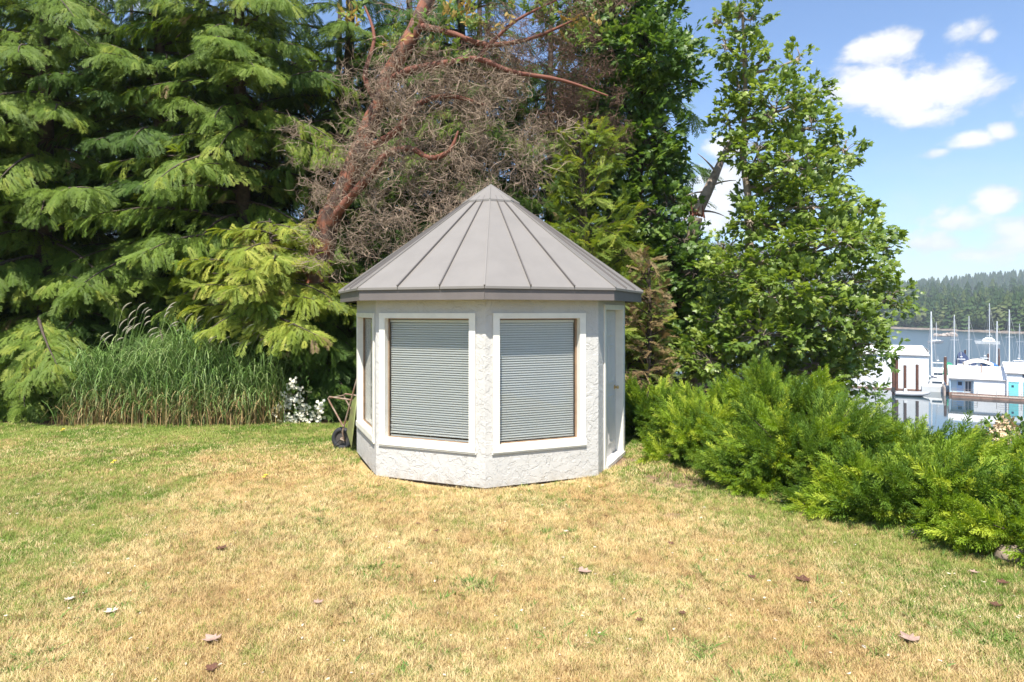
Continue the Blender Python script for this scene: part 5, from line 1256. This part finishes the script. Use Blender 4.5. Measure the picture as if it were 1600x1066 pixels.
for s_ in (0, 1):
    y0_, y1_ = (-.2, 3.5*K) if s_ == 0 else (7*K+.2, 3.5*K); mb = MB(); lo = [Vector((-.2,y0_,b)), Vector((W_+.1,y0_,b)), Vector((W_+.1,y1_,r_)), Vector((-.2,y1_,r_))]; mb.hexa(lo, [p+Vector((0,0,.07)) for p in lo]); mb.build('roof', M['whiteroof'], e)
mb = MB(); bx(mb, -.2, W_+.1, -.235, -.202, b-.05, b+.06); mb.build('gutter', M['rail'], e)
mb = MB(); mb.tube([(4.4,2.2,b+.1), (4.4,2.2,r_+.4)], .09, 10); mb.tube([(4.4,2.2,r_+.4), (4.4,2.2,r_+.5)], [.16,.05], 10); mb.build('stove_pipe', mat('stove_pipe', (.25,.17,.13), .7), e)
# right boathouse with teal doors
e, W_, a, b, r_ = boathouse(1573, 1720, 73.8, 7, 583, 566, 'white floating boathouse with turquoise framed doors at the right edge', floor=WZ+.55); gable(e, W_, a, b, r_, 7*K)
for x0_, x1_, mt in ((.35, 1.5, 'teal'), (2.2, 4.6, 'paleblue'), (5.6, 7.0, 'paleblue')):
    mb = MB(); bx(mb, x0_, x1_, -.075, -.034, a, a+2.05); dd = mb.build('door', M[mt], e)
    mb = MB(); bx(mb, x0_-.1, x0_-.005, -.10, -.034, a, a+2.2); bx(mb, x0_-.1, x1_+.1, -.10, -.034, a+2.201, a+2.3); mb.build('door_frame', M['teal'], dd)
    if x1_-x0_ < 1.3: mb = MB(); bx(mb, x0_+.25, x0_+.55, -.10, -.077, a+1.4, a+1.75); mb.build('pane', M['slate'], dd)
mb = MB(); bx(mb, 2.0, 3.4, -.06, -.034, b-.6, b-.15); mb.build('window', M['slate'], e)

# docks
def dock(x0, x1, y0, y1, label, along='x', n=20):
    e = empty('dock', (x0, y0, WZ), label, 'dock', None, MA); mb = MB(); bx(mb, 0, x1-x0, 0.04, y1-y0-.04, -.25, .36); mb.build('float', M['dockrust'], e)
    if along == 'x':
        st_ = (x1-x0)/n; me = None
        for i in range(n):
            mb = MB(); bx(mb, .015, st_-.015, 0, y1-y0, .364, .45); o = mb.build('plank', M['dock'], e) if me is None else None
            if o: me = o.data
            else: o = bpy.data.objects.new('plank', me); COL.objects.link(o); o.parent = e
            o.location = (i*st_, 0, 0)
    else:
        st_ = (y1-y0)/n; me = None
        for i in range(n):
            if me is None: mb = MB(); bx(mb, 0, x1-x0, .015, st_-.015, .364, .45); o = mb.build('plank', M['dock'], e); me = o.data
            else: o = bpy.data.objects.new('plank', me); COL.objects.link(o); o.parent = e
            o.location = (0, i*st_, 0)
    return e
DP = (X(1487,75.4*K), 75.4*K); dl = mline(1720, DP)[0]
d1 = dock(DP[0], DP[0]+dl, DP[1], DP[1]+1.5, 'long brown plank dock in front of the white boathouses', n=44)
d2 = dock(X(1478,78.4*K), X(1478,78.4*K)+1.5, 78.4*K, 94*K, 'finger dock running back past the green striped cruiser', 'y', 30)
def railing(x0, x1, y, label, z=WZ+.452, h=.95):
    s0, o_ = mline(x0, DP); x1 = mline(x1, DP)[0]-s0; x0 = 0; e = empty('railing', (o_[0], o_[1], z), label, 'railing', 'railings on the docks', MA); n = max(2, int(abs(x1-x0)/1.5)); 
    for i in range(n+1): mb = MB(); bx(mb, (x1-x0)*i/n-.035, (x1-x0)*i/n+.035, .02, .09, 0, h); mb.build('post', M['rail'], e)
    for zz in (.35, .65, h+.02): mb = MB(); bx(mb, 0, x1-x0, .035, .075, zz-.02, zz+.02); mb.build('rail', M['rail'], e)
railing(1488, 1527, .05, 'railing in front of the pale blue porch'); railing(1557, 1720, .05, 'railing in front of the turquoise doors')
for i in range(6):
    e = empty('dock_post', (X(1476,76.6*K)+(.62*i)*2.2, 76.6*K+i*2.2, WZ), ['nearest brown post on the finger dock', 'second nearest post on the finger dock', 'third post on the finger dock', 'fourth post on the finger dock', 'fifth post on the finger dock', 'farthest post on the finger dock'][i], 'post', 'posts along the finger dock')
    mb = MB(); mb.tube([(0,0,-1.5), (0,0,1.5)], .17, 10); mb.build('shaft', M['dock'], e); mb = MB(); mb.tube([(0,0,1.5), (0,0,1.62)], [.17,.02], 10); mb.build('post_cap', M['rail'], e)
def pile(px, ptop, Y, label, r_=.2, dbl=False):
    Y *= K; r_ *= 1.2
    z = CAMZ-(ptop-HOR)/F*Y; e = empty('mooring_pile', (X(px,Y), Y, WZ), label, 'pile', 'rusty mooring piles')
    for k in range(2 if dbl else 1):
        mb = MB(); mb.tube([(k*.55,0,-3), (k*.55,0,z-WZ-(.0 if k == 0 else .15))], r_, 12); mb.build('pile', M['pile'], e); mb = MB(); mb.tube([(k*.55,0,z-WZ-(.0 if k == 0 else .15)), (k*.55,0,z-WZ+.12-(.0 if k == 0 else .15))], [r_*1.05, .03], 12); mb.build('cap', M['rail'], e)
pile(1396, 560, 78.4, 'pair of rusty mooring piles at the left end of the big boathouse', dbl=True)
pile(1414, 571, 78.6, 'single rusty pile left of the middle, before the big boathouse'); pile(1433, 570, 78.6, 'single rusty pile right, before the big boathouse')
pile(1477, 558, 86, 'rusty pile right of the green striped cruiser'); pile(1508, 547, 98, 'slim dark pile out in the water behind the boathouses', .13); pile(1544, 553, 96, 'slim dark pile beside the blue tarp boat', .12); pile(1561, 545, 99, 'slim dark pile farther right in the moorings', .12)

# boats
def hull(mb, L_, W_, H_, bow=1, n=12, z0=-.25, sheer=.25):
    v = []
    for i in range(n+1):
        t = i/n; w_ = W_/2*(1-max(0, (t-.45)/.55)**2.2)*(.86+.14*min(1, t*4)); zt = H_*(1+sheer*t*t); keel = z0*(1-max(0, (t-.7)/.3)**2)
        x = bow*(L_*(t-.5)); rake = bow*.12*L_*max(0, (t-.8)/.2)*.5
        v += [(x-rake*0, 0, keel), (x, -w_*.72, keel*.4+.08), (x+rake, -w_, zt), (x+rake, w_, zt), (x, w_*.72, keel*.4+.08)]
    f = []
    for i in range(n):
        for k in range(5): k2 = (k+1) % 5; f.append((i*5+k, i*5+k2, (i+1)*5+k2, (i+1)*5+k))
    f += [(4,3,2,1,0), tuple(n*5+k for k in range(5))]; mb.add(v, f); return mb
def trap(mb, x0, x1, w0, z0, z1, ins=.2, insx=.3):
    b_ = [Vector((x0,-w0,z0)), Vector((x1,-w0,z0)), Vector((x1,w0,z0)), Vector((x0,w0,z0))]; t = [Vector((x0+insx,-w0+ins,z1)), Vector((x1-insx,-w0+ins,z1)), Vector((x1-insx,w0-ins,z1)), Vector((x0+insx,w0-ins,z1))]; return mb.hexa(b_, t)
def sailboat(px, ptop, Y, L_, rot, label, mat_h='hull', cover=None, mr=.075, spread=True, rake=0., grp='sailing boats in the marina'):
    Y *= K; rake *= K; mr *= 1.2
    e = empty('sailboat', (X(px,Y), Y, WZ), label, 'sailboat', grp, R(rot)); top = CAMZ-(ptop-HOR)/F*Y-WZ
    hull(MB(), L_, L_*.3, .95).build('x', None) if False else None
    mb = hull(MB(), L_, L_*.3, .95); mb.build('hull', M[mat_h], e); mb = MB(); trap(mb, -L_*.28, L_*.22, L_*.10, .96, 1.45, .12, .3); cb = mb.build('cabin', M['hull'], e)
    for s_ in (-1, 1): mb = MB(); bx(mb, -L_*.15, L_*.1, s_*(L_*.10-.055)-.015, s_*(L_*.10-.055)+.015, 1.12, 1.3); mb.build('window', M['slate'], cb)
    mb = MB(); mb.tube([(0,0,1.4), (rake,0,top)], [mr, mr*.75], 8); mb.build('mast', M['alu'], e); mb = MB(); mb.tube([(0,0,2.1), (-L_*.36,0,2.15)], [.06,.05], 6); bm = mb.build('boom', M['alu'], e)
    mb = MB(); mb.tube([(-.1,0,2.25), (-L_*.34,0,2.28)], [.16,.09], 8); mb.build('sail_cover', M[cover or 'navy'], bm)
    mb = MB(); q = L_*.49; rr = .022; 
    for p in ((q,0,1.1), (-q,0,.98), (0,L_*.14,1.0), (0,-L_*.14,1.0)): mb.tube([p, (rake*.97,0,top*.98)], rr, 3, caps=False)
    mb.build('rigging', M['rig'], e)
    if spread: mb = MB(); zz = top*.62; mb.tube([(rake*.6,-.85,zz), (rake*.6,.85,zz)], .03, 4); mb.tube([(rake*.6-.3,0,zz), (rake*.6+.3,0,zz)], .02, 4); mb.build('spreader', M['alu'], e)
    return e
def cruiser(px, pwl, Y, L_, rot, label, H_=1.3, fly=True, stripe=None, canopy=None, name='motor_cruiser'):
    Y *= K
    e = empty(name, (X(px,Y), Y, WZ), label, 'motor boat', None, R(rot)); mb = hull(MB(), L_, L_*.32, H_); mb.build('hull', M['hull'], e)
    if stripe:
        for s_ in (-1,1): mb = MB(); bx(mb, -L_*.48, L_*.15, s_*(L_*.16+.01)-.02, s_*(L_*.16+.01)+.02, H_*.62, H_*.8); mb.build('stripe', M[stripe], e)
        mb = MB(); bx(mb, -L_*.5-.04, -L_*.5-.005, -L_*.13, L_*.13, H_*.5, H_*.7); mb.build('stern_stripe', M[stripe], e)
    mb = MB(); trap(mb, -L_*.32, L_*.24, L_*.13, H_*1.02, H_*1.02+1.15, .15, .5); cb = mb.build('cabin', M['hull'], e)
    for s_ in (-1, 1): mb = MB(); bx(mb, -L_*.2, L_*.1, s_*(L_*.13-.085)-.03, s_*(L_*.13-.085)+.03, H_+.45, H_+.85); mb.build('window', M['slate'], cb)
    mb = MB(); bx(mb, -L_*.32+.15, -L_*.32+.22, -L_*.09, L_*.09, H_+.3, H_+.85); mb.build('window', M['slate'], cb)
    if fly:
        z = H_*1.02+1.155; mb = MB(); trap(mb, -L_*.22, L_*.12, L_*.105, z, z+.55, .05, .15); mb.build('flybridge', M['hull'], e); mb = MB(); bx(mb, -L_*.18, L_*.02, -L_*.10, L_*.10, z+1.45, z+1.53); mb.build('hardtop', M[canopy or 'hull'], e)
        for sx in (-L_*.17, L_*.01):
            for s_ in (-1, 1): mb = MB(); mb.tube([(sx, s_*L_*.09, z+.5), (sx, s_*L_*.09, z+1.45)], .025, 5); mb.build('post', M['alu'], e)
        mb = MB(); mb.tube([(-L_*.1,0,z+1.53), (-L_*.1,0,z+2.9)], .03, 5); mb.build('antenna', M['alu'], e); mb = MB(); mb.tube([(-L_*.1,0,z+1.9), (-L_*.1,0,z+2.05)], .22, 10); mb.build('radar', M['hull'], e)
    mb = MB(); mb.tube([(L_*.1, -L_*.14, H_*1.1+.4), (L_*.35, -L_*.1, H_*1.2+.5), (L_*.5, 0, H_*1.3+.5), (L_*.35, L_*.1, H_*1.2+.5), (L_*.1, L_*.14, H_*1.1+.4)], .02, 5); mb.build('bow_rail', M['alu'], e)
    return e
sailboat(1456, 487, 83.6, 7.2, 75, 'white sailboat with thick mast beside the big boathouse', cover='navy', mr=.13, spread=False, rake=.25)
cruiser(1465, 0, 91, 9, 60, 'white motor cruiser with green striped stern behind the big boathouse', stripe='stripe', fly=True)
cruiser(1466, 0, 80.6, 5.0, -25, 'small white motor boat with navy canvas beside the finger dock', H_=1.0, fly=False)
sailboat(1491, 492, 93, 8, 82, 'sailboat with green cover left of the tan canopied boat', cover='green', mr=.09)
sailboat(1514, 494, 97, 8, 100, 'sailboat behind the tan canopied boat, mast with a wide spreader', cover='navy', mr=.08)
sailboat(1546, 474, 104, 9.5, 85, 'tallest masted sailboat in front of the far white cruiser', mr=.085)
sailboat(1557, 502, 92, 8, 95, 'sailboat just right of the tallest mast, by the blue tarp', cover='blue', mr=.12, rake=-.1)
sailboat(1577, 484, 92, 9, 88, 'sailboat with heavy mast and raked stays, right of the blue tarp boat', mr=.11)
sailboat(1593, 506, 108, 7.5, 80, 'sailboat with short mast nearest the right edge', mr=.07)
sailboat(1463, 504, 205, 8.5, 20, 'lone sailboat moored far out near the opposite shore', mat_h='hullgrey', mr=.11, spread=False)
cruiser(1543, 0, 200, 8.5, 150, 'white motor yacht under way out in the bay', H_=1.1)
cruiser(1502, 0, 92, 6.5, 55, 'white cabin boat behind the middle boathouse, right of the green tarp', H_=1.9)
cruiser(1537, 0, 94, 6.5, 70, 'white cabin boat between tan canopied boat and blue tarp', H_=1.9)
cruiser(1569, 0, 91, 7, 50, 'white cabin boat right of the blue tarp boat', H_=2.0, fly=False)
cruiser(1590, 0, 90, 8, 62, 'white flybridge cruiser behind the right boathouse', H_=1.8)
def tarpboat(px, Y, L_, rot, mt, label, hh=1.6, zb=1.0):
    Y *= K
    e = empty('covered_boat', (X(px,Y), Y, WZ), label, 'boat', None, R(rot)); mb = hull(MB(), L_, L_*.3, zb); mb.build('hull', M['hull'], e)
    mb = MB(); n = 8; v = []
    for i in range(n+1):
        t = i/n; x = L_*(-.46+.86*t); w_ = L_*.155*(1-max(0,(t-.5)/.5)**2*.85); zz = zb+.15+hh*(.55+.45*math.sin(math.pi*min(1, t*1.3+.15)))*(1-.5*t)+.05*math.sin(i*2.1); v += [(x,-w_,zb*.85), (x,-w_*.75,zb+.3+(zz-zb)*.35), (x,0,zz), (x,w_*.75,zb+.3+(zz-zb)*.35), (x,w_,zb*.85)]
    f = [(i*5+k, i*5+k+1, (i+1)*5+k+1, (i+1)*5+k) for i in range(n) for k in range(4)]+[(i*5+4, i*5, (i+1)*5, (i+1)*5+4) for i in range(n)]+[(0,4,3,2,1), tuple(n*5+k for k in range(5))]
    mb.add(v, f, False); mb.build('tarp', M[mt], e); return e
tarpboat(1560, 87, 6.0, -25, 'blue', 'boat wrapped in a bright blue tarp behind the middle boathouse', 2.9, 2.0)
tarpboat(1491, 88, 4.2, 10, 'green', 'small boat under a green tarp behind the middle boathouse', 2.6, 2.0)
tarpboat(1512, 96, 4.5, 0, 'navy', 'boat with dark navy canvas left of the tan canopy', 3.6, 2.4)
# tan canopied boat
e = empty('canopied_boat', (X(1528,88*K), 88*K, WZ), 'old boat with tan canvas canopy and open brown sides behind the middle boathouse', 'boat', None, R(-28)); e.scale = (.72, .9, 1.38); mb = hull(MB(), 9, 2.9, 1.5); mb.build('hull', M['hull'], e)
mb = MB(); v = []
for i in range(7):
    t = i/6; x = -3.2+6.4*t; zz = 3.1+.55*math.sin(math.pi*t); v += [(x,-1.2,zz-.45), (x,-.7,zz), (x,.7,zz), (x,1.2,zz-.45), (x,.65,zz-.08), (x,-.65,zz-.08)]
mb.add(v, [(i*6+k, i*6+(k+1) % 6, (i+1)*6+(k+1) % 6, (i+1)*6+k) for i in range(6) for k in range(6)]+[(5,4,3,2,1,0), tuple(36+k for k in range(6))]); mb.build('canopy', M['tan'], e)
for k in range(6):
    for s_ in (-1, 1): mb = MB(); mb.tube([(-3+1.2*k, s_*1.15, 1.5), (-3+1.2*k, s_*1.15, 2.9)], .04, 5); mb.build('post', M['hull'], e)
mb = MB(); trap(mb, -2.8, 2.8, .8, 1.55, 2.4, .1, .1); mb.build('deck_house', M['pile'], e)
# dinghies
e = empty('dinghy', (X(1424,76.6*K), 76.6*K, WZ), 'grey inflatable dinghy with black outboard motor moored before the piles', 'dinghy', None, R(-25)); e.scale = (1.25,)*3; 
for s_ in (-1, 1): mb = MB(); mb.tube([(-1.9,.62*s_,.30), (0,.66*s_,.30), (1.1,.6*s_,.36), (1.7,.36*s_,.46), (2.0,.0,.55)], [.22,.24,.24,.21,.16], 10); mb.build('tube', M['hullgrey'], e)
mb = MB(); bx(mb, -1.8, 1.3, -.5, .5, .05, .18); mb.build('floor', M['rail'], e); mb = MB(); bx(mb, -1.85, -1.75, -.5, .5, .05, .55); mb.build('transom', M['rail'], e)
mb = MB(); bx(mb, -.3, 0, -.5, .5, .42, .48); mb.build('seat', M['hull'], e); mb = MB(); trap(mb, -.9, -.45, .3, .185, .95, .06, .08); mb.build('console', M['hull'], e)
mb = MB(); trap(mb, -2.35, -1.86, .2, .45, 1.05, .05, .08); mb.tube([(-2.08,0,.45), (-2.1,0,-.3)], .09, 8); mb.build('outboard_motor', M['black'], e)
# rocky islet shack at the far shore
e = empty('shore_rocks', (X(1480,262*K), 262*K, WZ), 'pale boulder heap on the opposite shore', 'rocks'); rr = random.Random(3)
for k in range(9):
    mb = MB(); c = Vector((rr.uniform(-7,7), rr.uniform(-2,2), .4)); s_ = rr.uniform(1.2,2.6)*(1.3 if abs(c.x) < 3 else .7); vv = []
    for i in range(7):
        for j_ in range(8): ph = math.pi*i/6; th = math.pi*2*j_/8; q = rr.uniform(.85,1.12); vv.append(c+Vector((math.sin(ph)*math.cos(th), math.sin(ph)*math.sin(th)*.7, math.cos(ph)*.8))*s_*q)
    mb.add(vv, [(i*8+j_, i*8+(j_+1) % 8, (i+1)*8+(j_+1) % 8, (i+1)*8+j_) for i in range(6) for j_ in range(8)]); mb.build('boulder', mat('shore_boulder', (.40,.34,.30), .9, var=.5, vscale=.8) if k == 0 else bpy.data.materials['shore_boulder'], e)

# ------------------------------------------------------------------ air
mb = MB(); mb.box((0, 1000, 108), (5600, 3600, 243)); hz = mb.build('haze', None, None, 'stuff')
m = bpy.data.materials.new('haze'); m.use_nodes = True; q = NT(m.node_tree); q.n.clear()
pv = q.node('ShaderNodeVolumePrincipled'); pv.inputs['Color'].default_value = (.80,.90,1,1); pv.inputs['Density'].default_value = .00024; pv.inputs['Anisotropy'].default_value = 0.
o = q.node('ShaderNodeOutputMaterial'); q.l.new(pv.outputs[0], o.inputs['Volume']); hz.data.materials.append(m); tag(hz, 'pale summer haze over the bay', 'haze')
